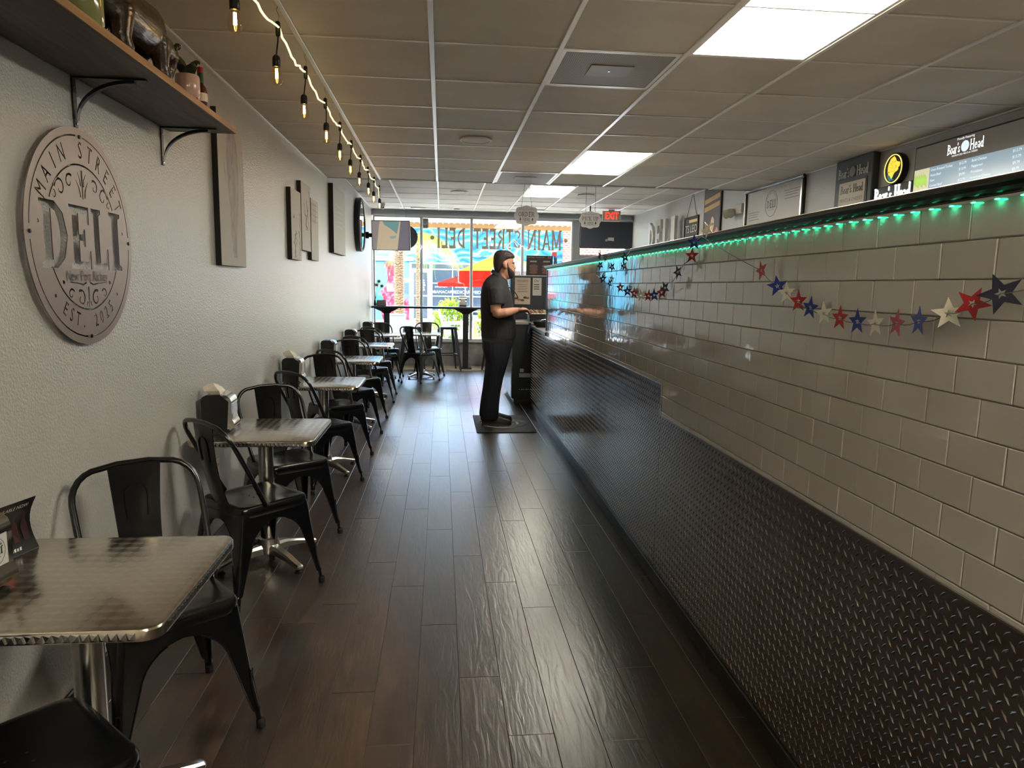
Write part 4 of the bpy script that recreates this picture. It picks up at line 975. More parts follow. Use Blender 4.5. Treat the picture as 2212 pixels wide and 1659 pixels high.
for k, (a, l, h) in enumerate(((2.6, .075, .10), (1.2, .07, .085), (4.2, .06, .05), (5.4, .07, .045), (3.4, .05, .09))):
    rs = []
    for q in range(7):
        s = q / 6; w = .019 * math.sin(PI * (s * .86 + .12)) + .003; d = l * s; z = .065 + h * math.sin(s * 1.9) / 1.0
        c = Vector((math.cos(a) * d, math.sin(a) * d, z)); sd_ = Vector((-math.sin(a), math.cos(a), 0))
        rs.append([tuple(c + sd_ * w), tuple(c + Vector((0, 0, .006))), tuple(c - sd_ * w), tuple(c - Vector((0, 0, .004)))])
    MB().rings(rs).build('leaf', m_suc, t, smooth=60)
t = thing('sauce_bottle', 'small hot sauce bottle with green neck and red cap on the shelf', 'bottle', (-.96, 3.07, SZ + .0255))
MB().lathe([(.022, 0), (.024, .004), (.024, .055), (.020, .07), (.011, .082), (.010, .088)], 16).build('bottle_body', mat('sauce_red', (74, 28, 24), .15, 0, .6), t, smooth=50)
MB().lathe([(.0115, .086), (.0115, .122), (.0105, .124)], 16).build('neck_sleeve', mat('sleeve_green', (36, 84, 60), .3), t, smooth=40)
MB().lathe([(.0125, .124), (.0125, .143), (.011, .146)], 16).build('cap', mat('cap_red', (168, 44, 40), .35), t, smooth=40)
MB().lathe([(.0243, .014), (.0243, .046)], 16).build('paper_label', m_nap, t, smooth=40)
t = thing('hanging_wire_hook', 'thin wire hook poking up behind the end of the shelf', 'hook', (-1.19, 3.40, SZ + .0255))
MB().tube([(0, 0, 0), (0, .01, .04), (.02, .03, .075), (.03, .05, .08)], .0018, 6).build('wire', m_black, t)

# cut-metal medallion ------------------------------------------------------
m_med = mat('medallion_metal', (138, 124, 118), .42, .55)
R0 = .362
outl = [arc(0, 0, R0, 0, 360, 95)[:-1]]
def ringslots(r, w, spans):
    for a0, a1 in spans:
        n = max(8, int(abs(a1 - a0) / 3)); outl.append(arc(0, 0, r + w / 2, a0, a1, n) + arc(0, 0, r - w / 2, a1, a0, n))
ringslots(.335, .005, [(4, 86), (94, 176), (184, 266), (274, 356)])
ringslots(.242, .006, [(28, 152), (205, 335)])
def arc_text(s, r, size, a0, a1, flip=False, sx=.8):
    n = len(s)
    for i, ch in enumerate(s):
        if ch == ' ': continue
        a = math.radians(a0 + (a1 - a0) * i / (n - 1))
        for pl in text_outlines(ch, size, sx, off=.0004):
            ca, sa = math.cos(a), math.sin(a)
            q = []
            for x, y in pl:
                if flip: X, Y = x, y - r; ang = a + PI / 2
                else: X, Y = x, y + r; ang = a - PI / 2
                q.append((X * math.cos(ang) - Y * math.sin(ang), X * math.sin(ang) + Y * math.cos(ang)))
            outl.append(q)
arc_text('MAIN STREET', .288, .080, 153, 27, sx=.70)
arc_text('EST. 2025', .286, .066, 236, 304, True, .72)
for a in (173, 7, 222, 318): outl.append(arc(.288 * math.cos(math.radians(a)), .288 * math.sin(math.radians(a)), .006, 0, 330, 10))
# big slab DELI across the middle
def big(ch, x0, x1, y0=-.105, y1=.105):
    w = x1 - x0; h = y1 - y0; S = lambda p: (x0 + p[0] * w, y0 + p[1] * h)
    if ch == 'D':
        o = [(0, 0), (.55, 0), (.85, .16), (1, .5), (.85, .84), (.55, 1), (0, 1), (0, .93), (.1, .90), (.1, .10), (0, .07)]
        outl.append([S(p) for p in o])
        i = [(.40, .12), (.55, .15), (.66, .3), (.70, .5), (.66, .7), (.55, .85), (.40, .88)]
        outl.append([S(p) for p in i]); return
    P = {'E': [(0, 0), (1, 0), (1, .3), (.9, .3), (.84, .12), (.44, .12), (.44, .45), (.62, .45), (.66, .36), (.74, .36), (.74, .64), (.66, .64), (.62, .55), (.44, .55), (.44, .88), (.82, .88), (.88, .72), (.97, .72), (.97, 1), (0, 1), (0, .93), (.12, .90), (.12, .1), (0, .07)],
         'L': [(0, 0), (1, 0), (1, .36), (.9, .36), (.82, .12), (.46, .12), (.46, .9), (.58, .93), (.58, 1), (0, 1), (0, .93), (.12, .9), (.12, .1), (0, .07)],
         'I': [(0, 0), (1, 0), (1, .07), (.8, .1), (.8, .9), (1, .93), (1, 1), (0, 1), (0, .93), (.2, .9), (.2, .1), (0, .07)]}[ch]
    outl.append([S(p) for p in P])
big('D', -.275, -.115); big('E', -.10, .035); big('L', .05, .165); big('I', .18, .27)
# scrollwork
def spiral(cx, cy, r, a0, turns, sgn, w, n=26, k=.75):
    pts = []
    for i in range(n + 1):
        s = i / n; rr = r * (1 - k * s); a = math.radians(a0) + sgn * turns * 2 * PI * s; pts.append((cx + rr * math.cos(a), cy + rr * math.sin(a)))
    outl.append(thick_line(pts, w, w * .35))
for s in (-1, 1):
    spiral(s * .145, .150, .034, 90 - s * 90 + 180 * 0, .95, s, .009)
    spiral(s * .085, .178, .026, 90 + s * 40, .9, -s, .008)
    spiral(s * .185, .125, .014, 90, .8, s, .006)
    spiral(s * .052, -.205, .030, 90 - s * 30, 1.0, s, .009)
    spiral(s * .115, -.190, .020, 90 + s * 60, .9, -s, .007)
    outl.append(thick_line([(s * .014, .135), (s * .022, .165), (s * .040, .19)], .009, .002))
    outl.append(thick_line([(s * .010, .172), (s * .014, .195), (s * .028, .215)], .008, .002))
    outl.append(thick_line([(s * .012, -.150), (s * .035, -.158), (s * .075, -.152), (s * .125, -.150)], .007, .002))
    outl.append(thick_line([(s * .01, -.215), (s * .018, -.232)], .007, .002))
    outl.append(arc(s * .16, -.150, .007, 0, 330, 10))
outl.append(thick_line([(0, .13), (.001, .175), (0, .225)], .006, .011)); outl.append(thick_line([(0, -.165), (.0, -.2), (0, -.235)], .010, .003))
me = holed_plate(outl, .003); me.materials.append(m_med)
t = thing('wall_medallion', 'round cut-metal medallion reading main street deli on the left wall', 'sign', (WALLX + .018, 2.60, 1.61), 0)
Mm = Matrix.Rotation(PI / 2, 4, 'Z') @ Matrix.Rotation(PI / 2, 4, 'X')
me.transform(Mm)
link('cut_plate', me, t)
s_ = MB(); mesh_into(s_, wrap_x(text_mesh('New Port Richey', .050, off=.0009), .82), Matrix.Translation((.003, 0, -.130)) @ Matrix.Rotation(PI / 2, 4, 'Z') @ Matrix.Rotation(PI / 2, 4, 'X') @ Matrix.Shear('XY', 4, (.25, 0)) if False else Matrix.Translation((.003, 0, -.130)) @ Mm)
s_.build('script_lettering', mat('script_dark', (70, 60, 58), .5), t)
for a in (0, 90, 180, 270):
    MB().lathe([(.0065, 0), (.006, .004), (.001, .005)], 10, Matrix.Translation((.0015, .335 * math.cos(math.radians(a)), .335 * math.sin(math.radians(a)))) @ Matrix.Rotation(PI / 2, 4, 'Y')).build('screw', m_black, t)
    MB().lathe([(.004, -.016), (.004, -.0016)], 8, Matrix.Translation((0, .335 * math.cos(math.radians(a)), .335 * math.sin(math.radians(a)))) @ Matrix.Rotation(PI / 2, 4, 'Y')).build('standoff', m_black, t)

# canvases ----------------------------------------------------------------
m_canvas = mat('canvas_greige', (178, 170, 160), .6); m_cedge = mat('canvas_black_edge', (26, 26, 30), .6); m_paint = mat('painted_figure', (150, 141, 136), .6)
_c = geo_coords(m_paint, (1, 3, 1)); _nz = N(m_paint, 'ShaderNodeTexNoise', Scale=9.0, Detail=4.0, Distortion=1.0); LK(m_paint, _c, _nz.inputs[0]); LK(m_paint, ramp(m_paint, _nz.outputs[0], [(.35, (136, 127, 124)), (.65, (168, 159, 152))]), bsdf(m_paint).inputs['Base Color'])
def canvas(y0, y1, z0, z1, label, th=.035):
    t = thing('wall_canvas', label, 'wall art', (WALLX + .001, (y0 + y1) / 2, z0)); h = (y1 - y0) / 2
    MB().cbox(0, th, -h, h, 0, z1 - z0, .002).build('stretcher', m_cedge, t)
    MB().box(th + .0002, th + .0012, -h + .002, h - .002, .002, z1 - z0 - .002).build('painted_face', m_canvas, t)
    return t, th + .0013, h
def flat(t, x, polys, m, nm, y=1):
    mb = MB()
    for pl in polys: mb.add([(x, p[0], p[1]) for p in pl], [tuple(range(len(pl)))])
    return mb.build(nm, m, t)
t, x, h = canvas(4.08, 4.58, 1.56, 2.40, 'tall pale canvas with a faint grey standing figure beside the shelf', .03)
flat(t, x, [[(-.01, .05), (.06, .05), (.07, .20), (.12, .38), (.135, .55), (.12, .70), (.07, .79), (.0, .80), (-.07, .74), (-.10, .62), (-.10, .48), (-.06, .36), (-.05, .2)]], m_paint, 'painted_figure')
flat(t, x, [[(-.15, .62), (-.145, .52), (-.11, .45), (-.12, .52)]], m_paint, 'painted_ribbon'); flat(t, x, [[(.14, .66), (.165, .6), (.17, .52), (.155, .6)]], m_paint, 'painted_ribbon')
m_line = mat('line_drawing', (140, 132, 126), .6)
rl = random.Random(4)
def scribble(t, x, h, H, n, grid=False):
    mb = MB()
    if grid:
        for k in range(4):
            mb.tube([(x, -h + .02 + .07 * k, H - .03), (x, -h + .02 + .07 * k, H - .22)], .0016, 4); mb.tube([(x, -h + .02, H - .05 - .05 * k), (x, h - .02, H - .05 - .05 * k)], .0016, 4)
    else:
        for k in range(n):
            y, z = rl.uniform(-h * .7, h * .7), rl.uniform(H * .3, H * .95); pts = []
            for q in range(8): pts.append((x, max(-h + .01, min(h - .01, y)), max(.02, min(H - .02, z)))); y += rl.uniform(-.05, .05); z += rl.uniform(-.06, .02)
            mb.tube(pts, .0016, 4)
    mb.build('line_drawing', m_line, t, kind='stuff')
t, x, h = canvas(5.93, 6.33, 1.66, 2.23, 'left canvas of the trio with wandering line art'); scribble(t, x, h, .57, 7)
t, x, h = canvas(6.36, 6.78, 1.755, 2.34, 'middle and highest canvas of the trio'); scribble(t, x, h, .58, 8)
t, x, h = canvas(6.81, 7.20, 1.685, 2.25, 'right and lowest canvas of the trio with a small grid drawing'); scribble(t, x, h, .565, 0, True)
t, x, h = canvas(8.10, 9.05, 1.81, 2.56, 'large plain grey canvas between the trio and the round mirror', .05)
mb = MB()
for k in range(5): mb.box(x - .0005, x + .0005, -.2 + .02 * (k % 2), .2 - .03 * (k % 3), .30 + .055 * k, .318 + .055 * k)
mb.build('faint_lettering', mat('faint_letters', (192, 186, 178), .6), t, kind='stuff')
t = thing('round_mirror', 'round mirror in a thick black frame high on the left wall', 'mirror', (WALLX + .001, 10.75, 2.33))
Mr = Matrix.Rotation(PI / 2, 4, 'Y')
MB().lathe([(.385, 0), (.39, .07), (.37, .085), (.345, .08), (.335, .03), (.335, 0)], 48, Mr).build('frame', m_black, t, smooth=40)
MB().lathe([(.334, .005), (.334, .072), (.002, .072)], 48, Mr).build('mirror_glass', mat('mirror_silver', (235, 238, 240), .02, 1.0), t)
# wall outlet
t = thing('wall_outlet', 'white electrical outlet low on the left wall between the first tables', 'outlet', (WALLX + .0005, 3.95, .44))
MB().cbox(0, .006, -.037, .037, -.058, .058, .003).build('cover_plate', mat('ivory_plastic', (214, 208, 196), .4), t)
for z in (-.026, .026):
    s_ = MB().lathe([(.017, .006), (.016, .009)], 16, Matrix.Translation((0, 0, z)) @ Mr).build('socket', mat('ivory_plastic', (214, 208, 196), .4), t)
    MB().box(.0091, .0096, -.007, -.005, z - .002, z + .008).box(.0091, .0096, .005, .007, z - .002, z + .008).build('slot', m_black, s_, kind='stuff')
# TV on an arm near the window and the round sign behind it
m_scr = mat('screen_painted_reflection', (196, 178, 150), .12, emit=(206, 190, 160), es=.12)  # beige reflection on the dark screen, painted in with a faint glow
t = thing('television', 'wall-mounted television tilted out from the left wall by the window', 'television', (-.79, 11.40, 2.235), -.12)
TM = Matrix.Rotation(math.radians(8), 4, 'X')
MB().cbox(-.30, .30, 0, .05, -.235, .225, .006, TM).build('case', m_black, t)
sc_ = MB().box(-.29, .29, -.002, -.0002, -.225, .215, TM).build('screen', m_scr, t)
for pl, c, nm in (([(-.29, -.225), (-.23, -.225), (-.17, .215), (-.29, .215)], (150, 140, 140), 'painted_reflection_bar'), ([(.10, -.225), (.29, -.225), (.29, .215), (.16, .215)], (120, 116, 126), 'painted_reflection_bar'), ([(-.12, .215), (.14, .215), (.10, .02), (.0, .10), (-.10, .16)], (120, 158, 158), 'painted_reflection_shape'), ([(-.02, -.02), (.09, .0), (.08, -.04), (.0, -.06)], (150, 166, 170), 'painted_reflection_patch')):  # flat shapes painting what the screen reflects
    mb = MB(); mb.add([(x, -.0028, z) for x, z in pl], [tuple(range(len(pl)))], TM); mb.build(nm, mat('reflection_%d_%d' % (c[0], c[2]), c, .2, emit=c, es=.12), sc_)
MB().cbox(-.36, -.05, .055, .085, -.03, .03, .004).cbox(-.41, -.36, .05, .09, -.05, .05, .004).build('wall_arm', m_black, t)
t = thing('round_hanging_sign', 'dark round sign hanging in the window behind the television', 'sign', (-.62, 12.75, 2.30))
MB().lathe([(.20, 0), (.205, .008), (.2, .016)], 36, Matrix.Rotation(PI / 2, 4, 'X')).build('disc', mat('slate_disc', (64, 70, 78), .5), t)
MB().tube([(0, -.008, .2), (0, -.008, .482)], .002, 6).build('cord', m_black, t)
# security camera
t = thing('security_camera', 'small white turret security camera on the ceiling above the television', 'camera', (-.97, 12.1, ZC2 - .004))
MB().lathe([(.05, 0), (.052, -.02), (.04, -.03)], 20).build('mount', m_white, t, smooth=40); bl = MB().ball((0, -.015, -.05), (.042, .042, .042), 9).build('eyeball', m_white, t, smooth=60)
for s in (-1, 1): MB().lathe([(.011, 0), (.010, .006)], 10, Matrix.Translation((s * .014, -.052, -.062)) @ Matrix.Rotation(PI / 2, 4, 'X')).build('lens', m_black, bl)
# ------------------------------------------------------------------ string lights
m_fil = mat('filament_glow', (255, 214, 140), .5, emit=(255, 190, 96), es=26.0)
m_rope = mat('rope_light', (255, 236, 170), .4, emit=(255, 224, 150), es=.5)
t = thing('string_lights', 'string of hanging filament bulbs on a glowing rope along the ceiling', 'string lights', (-.67, 0, ZC1))
BYS = [2.50 + .6 * k for k in range(10)]
cord = []; rr = random.Random(3)
y = 1.6
while y < 8.0:
    k = (y - 2.55) / .6; fr_ = k - math.floor(k); zc = ZC1 - (ZC1 if False else 0)
    cord.append((rr.uniform(-.006, .006), y, -.085 - .035 * math.sin(PI * fr_) - (.1 if y > 7.95 else 0) + rr.uniform(-.005, .005))); y += .06
MB().tube(cord, .0045, 6).build('rope_light', m_rope, t, smooth=60)
for k, yb in enumerate(BYS):
    ye = yb + .05; tz = -.09; dzf = .2 if ye > STEPY else 0
    sx = rr.uniform(-.012, .012)
    b_ = MB().tube([(0, ye, tz + .01), (sx * .5, ye - .01, tz - .05), (sx, yb, tz - .12)], .0032, 6).build('pendant_wire', m_black, t, smooth=60)
    MB().cbox(-.009, .009, ye - .010, ye + .010, tz - .03, tz + .03, .004).build('junction_clip', m_black, b_)
    MB().tube([(0, ye, tz + .03), (.004, ye + .008, tz + .055), (-.005, ye, tz + .075), (.003, ye - .006, min(.0 - tz * 0 - .002, -.002) + dzf)], .0013, 5).build('ceiling_hook', m_steel, b_)
    bu = MB().lathe([(.006, tz - .115), (.014, tz - .122), (.0165, tz - .135), (.0165, tz - .160), (.015, tz - .162)], 14, Matrix.Translation((sx, yb, 0))).build('bulb', m_black, t, smooth=40)
    z0 = tz - .160
    MB().lathe([(.0125, z0), (.015, z0 - .012), (.022, z0 - .030), (.0245, z0 - .046), (.022, z0 - .060), (.013, z0 - .070), (.002, z0 - .0735)], 16, Matrix.Translation((sx, yb, 0))).build('bulb_glass', m_bulbglass, bu, smooth=80)
    mb = MB()
    for q in range(4):
        a = q * PI / 2; mb.tube([(sx + .004 * math.cos(a), yb + .004 * math.sin(a), z0 - .008), (sx + .005 * math.cos(a), yb + .005 * math.sin(a), z0 - .046)], .0009, 5)
    mb.build('filament', m_fil, bu, kind='stuff')

# ------------------------------------------------------------------ hanging ORDER / PICK UP boards
m_sign = mat('sign_board_grey', (206, 202, 204), .5); m_inkd = mat('sign_ink', (74, 72, 78), .6)
def hanging_sign(x, y, zc, w, h, zceil, lines, label, tri):
    t = thing('hanging_sign', label, 'sign', (x, y, zc), -.05)
    pts = []
    for i in range(72):
        a = 2 * PI * i / 72; r = 1 + .055 * math.cos(8 * a) - .03 * math.cos(4 * a); pts.append((w / 2 * r * (abs(math.cos(a)) ** 1.0) * (1 if math.cos(a) >= 0 else -1), h / 2 * r * (abs(math.sin(a)) ** .9) * (1 if math.sin(a) >= 0 else -1)))
    R_ = Matrix.Rotation(PI / 2, 4, 'X')
    MB().prism(pts, -.006, .006, R_).build('board', m_sign, t)
    P = Matrix.Translation((0, -.0066, 0)) @ R_
    mb = MB(); slab_text(mb, lines[0], h * .24, w * (.66 if len(lines[0]) < 6 else .76), .0006, .8, M=Matrix.Translation((0, -.0066, h * .07)) @ R_); mb.build('lettering', m_inkd, t)
    mb = MB(); slab_text(mb, lines[1], h * .15, w * .30, .0006, .8, M=Matrix.Translation((0, -.0066, -h * .19)) @ R_); mb.build('lettering', m_inkd, t)
    for s in (-1, 1):
        mb = MB(); mb.prism([(-.006, .018), (.006, .018), (.006, .0), (.013, .0), (0, -.018), (-.013, .0), (-.006, .0)], 0, .0006, Matrix.Translation((s * w * .25, -.0066, -h * .19)) @ R_); mb.build('arrow', m_inkd, t)
    mb = MB()
    for s in (-1, 1):
        for sg in (-1, 1):
            mb.tube([(sg * w * .30, -.0068, s * h * .30), (sg * w * .18, -.0068, s * h * .33), (sg * w * .06, -.0068, s * h * .30), (0, -.0068, s * h * .36)], .0012, 4)
    mb.build('flourish', m_inkd, t, kind='stuff')
    for s in (-1, 1):
        p0 = Vector((s * w * .22, 0, h * .40)); p1 = Vector((s * (w * .02 if tri else w * .2), 0, zceil - zc)); n = max(8, int((p1 - p0).length / .018)); mb = MB()
        for k in range(n):
            c = p0.lerp(p1, (k + .5) / n); d = (p1 - p0).normalized() * .010; o = Vector((.0035, 0, 0)) if k % 2 else Vector((0, .0035, 0))
            mb.tube([c - d, c - d * .4 + o, c + d * .4 + o, c + d, c + d * .4 - o, c - d * .4 - o], .0012, 4, True)
        mb.build('chain', m_inkd, t, kind='stuff')
hanging_sign(1.0, 8.5, 2.305, .29, .23, ZC2, ('ORDER', 'HERE'), 'grey scalloped hanging board reading order here', True)
hanging_sign(1.77, 8.5, 2.275, .26, .20, ZC2, ('PICK UP', 'HERE'), 'grey scalloped hanging board reading pick up here', False)

# ------------------------------------------------------------------ front: exit sign, screen seen from behind, window lettering
t = thing('exit_sign', 'white exit sign with red letters hanging near the entrance', 'sign', (2.86, 12.0, 2.59))
MB().cbox(-.155, .155, -.02, .02, 0, .172, .004).build('housing', mat('exit_housing', (206, 200, 180), .5), t)
mb = MB(); 
for me_, dx in ((text_mesh('EXIT', .16, off=.005), 0),): wrap_x(me_, .72); mesh_into(mb, me_, Matrix.Translation((0, -.0205, .086)) @ Matrix.Rotation(PI / 2, 4, 'X'))
mb.build('letters', mat('exit_red', (255, 80, 60), .5, emit=(255, 52, 36), es=.45), t)
MB().cbox(-.05, .05, -.012, .012, .172, .197, .003).build('ceiling_mount', m_white, t)
t = thing('menu_screen', 'black television seen from behind under the exit sign', 'television', (2.67, 11.5, 2.325), 0)
MB().prism(rrect(.43, .205, .045, 5), -.03, .02, Matrix.Rotation(PI / 2, 4, 'X')).build('back_shell', mat('tv_back', (46, 52, 64), .5), t, smooth=30)
MB().prism(rrect(.44, .215, .03, 4), .02, .045, Matrix.Rotation(PI / 2, 4, 'X') @ Matrix.Translation((0, 0, -.065))).build('front_bezel', m_black, t)
for q in ((.02, -.09, .07, .05), (.085, -.095, .035, .055), (-.02, -.08, .035, .012), (-.02, -.10, .035, .012)):
    MB().box(q[0], q[0] + q[2], -.0215, -.0203, q[1], q[1] + q[3]).build('rating_label', mat('label_grey', (180, 182, 184), .5), t)
MB().tube([(-.27, .045, .15), (-.27, .045, .46)], .012, 8).build('ceiling_arm', m_black, t)
m_wl = mat('window_vinyl_tan', (214, 194, 160), .7)
t = thing('window_lettering', 'tan slab-serif main street deli lettering on the shop window, mirrored from inside', 'lettering', (0, FY + .0385, 2.32))
R_ = Matrix.Rotation(PI / 2, 4, 'X')
for w_, x0, x1 in (('DELI', -.09, .43), ('STREET', .575, 1.435), ('MAIN', 1.555, 2.185)):
    tot = sum(GL[c][0] + .06 for c in w_) - .06; sx = (x1 - x0) / tot; xx = x1
    for c in w_:
        wd_ = GL[c][0] * sx; mb = MB(); slab_text(mb, c, .365, wd_, .002, 1.15, mirror=True, M=Matrix.Translation((xx - wd_ / 2, 0, 0)) @ R_); mb.build('letter', m_wl, t); xx -= (GL[c][0] + .06) * sx
for x in (-.165, 2.27): MB().prism(arc(x, 0, .036, 0, 345, 20), 0, .002, R_).build('dot', m_wl, t)
m_neon = mat('white_tube', (245, 246, 248), .4, emit=(255, 255, 255), es=.25)
def ornament(x, z, r, label, extra):
    t = thing('window_ornament', label, 'ornament', (x, 12.84, z))
    MB().tube([(-r * .95, 0, 0), (0, 0, r), (r, 0, .02), (.02, 0, -r), (-r * .95, 0, 0)], .006, 6).build('outline', m_neon, t)
    for p in extra: MB().tube(p, .005, 6).build('inner_line', m_neon, t)
    MB().tube([(0, 0, r), (0, 0, 2.79 - z)], .0012, 5).build('thread', m_steel, t)
ornament(-.455, 2.125, .115, 'white outlined diamond ornament hanging at the left window', [[(-.06, 0, .0), (.05, 0, .02), (-.03, 0, -.07)], [(-.02, 0, .05), (.06, 0, .01)]])
ornament(-.80, 2.09, .09, 'white outlined diamond ornament hanging behind the television', [[(-.04, 0, .0), (.04, 0, .01)]])
ornament(1.29, 2.17, .14, 'white outlined star ornament hanging by the middle windows', [[(-.09, 0, .0), (.09, 0, -.02), (.02, 0, .09)], [(.02, 0, -.1), (.16, 0, .03), (.24, 0, -.06), (.3, 0, -.02)]])

# ------------------------------------------------------------------ right wall boards
m_frameb = mat('frame_black', (26, 27, 30), .3); m_ink = mat('print_grey', (120, 114, 112), .6)
def RW(y, z, d=.0): return (RX - .002 - d, y, z)
MR = Matrix.Rotation(-PI / 2, 4, 'Z') @ Matrix.Rotation(PI / 2, 4, 'X')    # text readable from the aisle side: +X text -> -Y
def on_wall(mb, me, d, y, z): return mesh_into(mb, me, Matrix.Translation((-d, y, z)) @ MR)
def lines(mb, d, y0, y1, zs, h=.006):
    for i, z in enumerate(zs): mb.box(-d - .0004, -d, y0 + .02 * (i % 3), y1 - .015 * (i % 2), z, z + h)
t = thing('framed_board', 'large framed deli notice board on the right wall', 'framed board', RW(7.36, 2.06))
for q in ((-.67, .67, .50, .545), (-.67, .67, 0, .045), (-.67, -.625, .045, .50), (.625, .67, .045, .50)):
    MB().cbox(-.03, -.0005, q[0], q[1], q[2], q[3], .006).build('frame_bar', m_frameb, t)
    MB().cbox(-.038, -.030, q[0] + .008, q[1] - .008, q[2] + .012, q[3] - .012, .003).build('frame_bead', m_steel, t)
MB().box(-.014, -.001, -.625, .625, .045, .50).build('printed_sheet', mat('sheet_pale', (196, 190, 184), .5), t)
MB().box(-.0146, -.0142, -.62, .62, .05, .15).build('pink_band', mat('sheet_pink', (196, 168, 158), .5), t)
mb = MB(); mb.tube([Vector((-.015, .02 + p[0], .33 + p[1])) for p in arc(0, 0, .135, 0, 352, 44)], .002, 4, True); mb.build('logo_ring', m_ink, t)
mb = MB(); slab_text(mb, 'DELI', .085, .20, .0006, M=Matrix.Translation((-.0146, .02, .325)) @ MR); mb.build('logo_lettering', m_ink, t)
mb = MB()
for k, ch in enumerate('MAINSTREET'):
    a = math.radians(150 - 13.3 * k); on_wall(mb, text_mesh(ch, .028), .0147, .02 - .112 * math.cos(a), .33 + .112 * math.sin(a))
mb.build('logo_arc_lettering', m_ink, t, kind='stuff')
mb = MB(); on_wall(mb, text_mesh('New Port Richey', .02), .0147, .02, .265); mb.build('logo_lettering', m_ink, t)
mb = MB(); lines(mb, .0146, .30, .58, [.27, .245, .22, .19]); lines(mb, .0146, -.58, -.26, [.42, .395, .37, .34]); mb.build('small_print', m_ink, t, kind='stuff')
mb = MB()
for z in (.128, .092, .06): mb.box(-.0152, -.0148, -.56, .58, z, z + .012)
mb.build('band_print', mat('sheet_pale2', (206, 198, 190), .5), t, kind='stuff')
mb = MB(); on_wall(mb, wrap_x(text_mesh('FRESH TO YOU', .10), 1.0), .0146, -.1, .45); mb.build('faint_heading', mat('faint_print', (184, 178, 172), .5), t, kind='stuff')
t = thing('black_brand_sign', 'black wall sign with raised silver lettering and a cream menu card', 'sign', RW(5.80, 1.80))
MB().cbox(-.06, -.0005, -.27, .27, 0, .79, .006).build('panel', mat('panel_charcoal', (62, 62, 64), .45), t)
mb = MB(); slab_text(mb, "Boar's", .085, .165, .006, M=Matrix.Translation((-.060, .135, .675)) @ MR); mb.build('raised_lettering', mat('letter_silver', (206, 204, 198), .4, .2), t)
mb = MB(); slab_text(mb, "Head", .085, .165, .006, M=Matrix.Translation((-.060, -.135, .675)) @ MR); mb.build('raised_lettering', mat('letter_silver', (206, 204, 198), .4, .2), t)
MB().lathe([(.045, 0), (.045, .008), (.04, .011), (.002, .011)], 24, Matrix.Translation((-.060, .0, .675)) @ Matrix.Rotation(-PI / 2, 4, 'Y')).build('round_emblem', mat('emblem_grey', (120, 116, 110), .4, .6), t)
cdp = MB().cbox(-.066, -.0605, -.19, .19, .20, .595, .002).build('menu_card', mat('card_cream', (206, 196, 178), .5), t)
mb = MB(); slab_text(mb, "Boar's Head", .07, .33, .0006, M=Matrix.Translation((-.0664, 0, .535)) @ MR); on_wall(mb, text_mesh('MEATS & CHEESES', .042), .0667, 0, .445); mb.build('card_lettering', m_ink, cdp, kind='stuff')
MB().cbox(-.064, -.0602, -.215, -.195, .19, .61, .001).build('card_edge', m_black, t)
t = thing('lit_round_sign', 'round lit sign with a yellow hog head and white lettering beneath', 'sign', RW(5.28, 2.10))
MB().lathe([(.116, 0), (.12, .03), (.116, .05), (.002, .05)], 40, Matrix.Translation((0, 0, .315)) @ Matrix.Rotation(-PI / 2, 4, 'Y')).build('drum', mat('sign_black', (20, 22, 24), .3), t)
MB().tube([Vector((-.052, p[0], .315 + p[1])) for p in arc(0, 0, .104, 0, 354, 60)], .0035, 6, True).build('gold_ring', mat('lit_gold', (240, 220, 120), .4, emit=(250, 226, 110), es=.35), t)
hog = [(.02, .10), (-.01, .108), (-.035, .085), (-.05, .06), (-.075, .05), (-.105, .045), (-.115, .025), (-.105, .005), (-.085, -.005), (-.09, -.02), (-.07, -.035), (-.045, -.04), (-.02, -.055), (.0, -.085), (.015, -.10), (.03, -.085), (.04, -.07), (.07, -.06), (.085, -.03), (.088, .01), (.08, .045), (.06, .07), (.045, .09)]
MB().prism([(-y * .72, z * .8) for y, z in hog], 0, .002, Matrix.Translation((-.0505, 0, .32)) @ MR).build('hog_head', mat('lit_yellow', (236, 186, 66), .4, emit=(240, 180, 50), es=.30), t)
mb = MB(); rq = random.Random(9)
for k in range(26):
    y, z = rq.uniform(-.045, .05), rq.uniform(-.035, .055); mb.box(-.0535, -.0527, y, y + .012, .32 + z, .3222 + z)
mb.build('hog_linework', m_black, t, kind='stuff')
MB().prism([(-.065, -.04), (-.015, -.055), (.015, -.085), (-.035, -.09), (-.058, -.066)], 0, .0015, Matrix.Translation((-.0505, 0, .315)) @ MR).build('teal_collar', mat('lit_teal', (40, 110, 120), .4, emit=(30, 100, 110), es=.2), t)
MB().cbox(-.05, -.0005, -.24, .22, .04, .195, .006).build('letter_back', mat('sign_black', (20, 22, 24), .3), t)
mb = MB(); slab_text(mb, "Boar's Head", .125, .44, .004, 1.15, M=Matrix.Translation((-.0505, -.01, .125)) @ MR); mb.build('lit_lettering', mat('lit_white', (250, 250, 250), .4, emit=(255, 255, 255), es=.5), t, kind='stuff')
t = thing('menu_board_screen', 'wide menu screen with a price list at the right edge', 'menu screen', (3.44, 4.50, 2.02), 0)
MB().cbox(0, .045, -.52, .52, 0, .50, .004).build('case', m_black, t)
sc_ = MB().box(-.0012, -.0002, -.505, .505, .012, .488).build('screen', mat('screen_slate', (120, 136, 150), .2, emit=(118, 138, 150), es=.22), t)
MB().box(-.0020, -.0014, -.505, .505, .335, .488).build('header_band', mat('screen_taupe', (84, 78, 72), .2, emit=(84, 78, 70), es=.12), sc_)
MB().box(-.0020, -.0014, .345, .505, .012, .333).build('food_photo', mat('screen_photo', (186, 182, 150), .2, emit=(186, 182, 150), es=.22), sc_)
mb = MB()
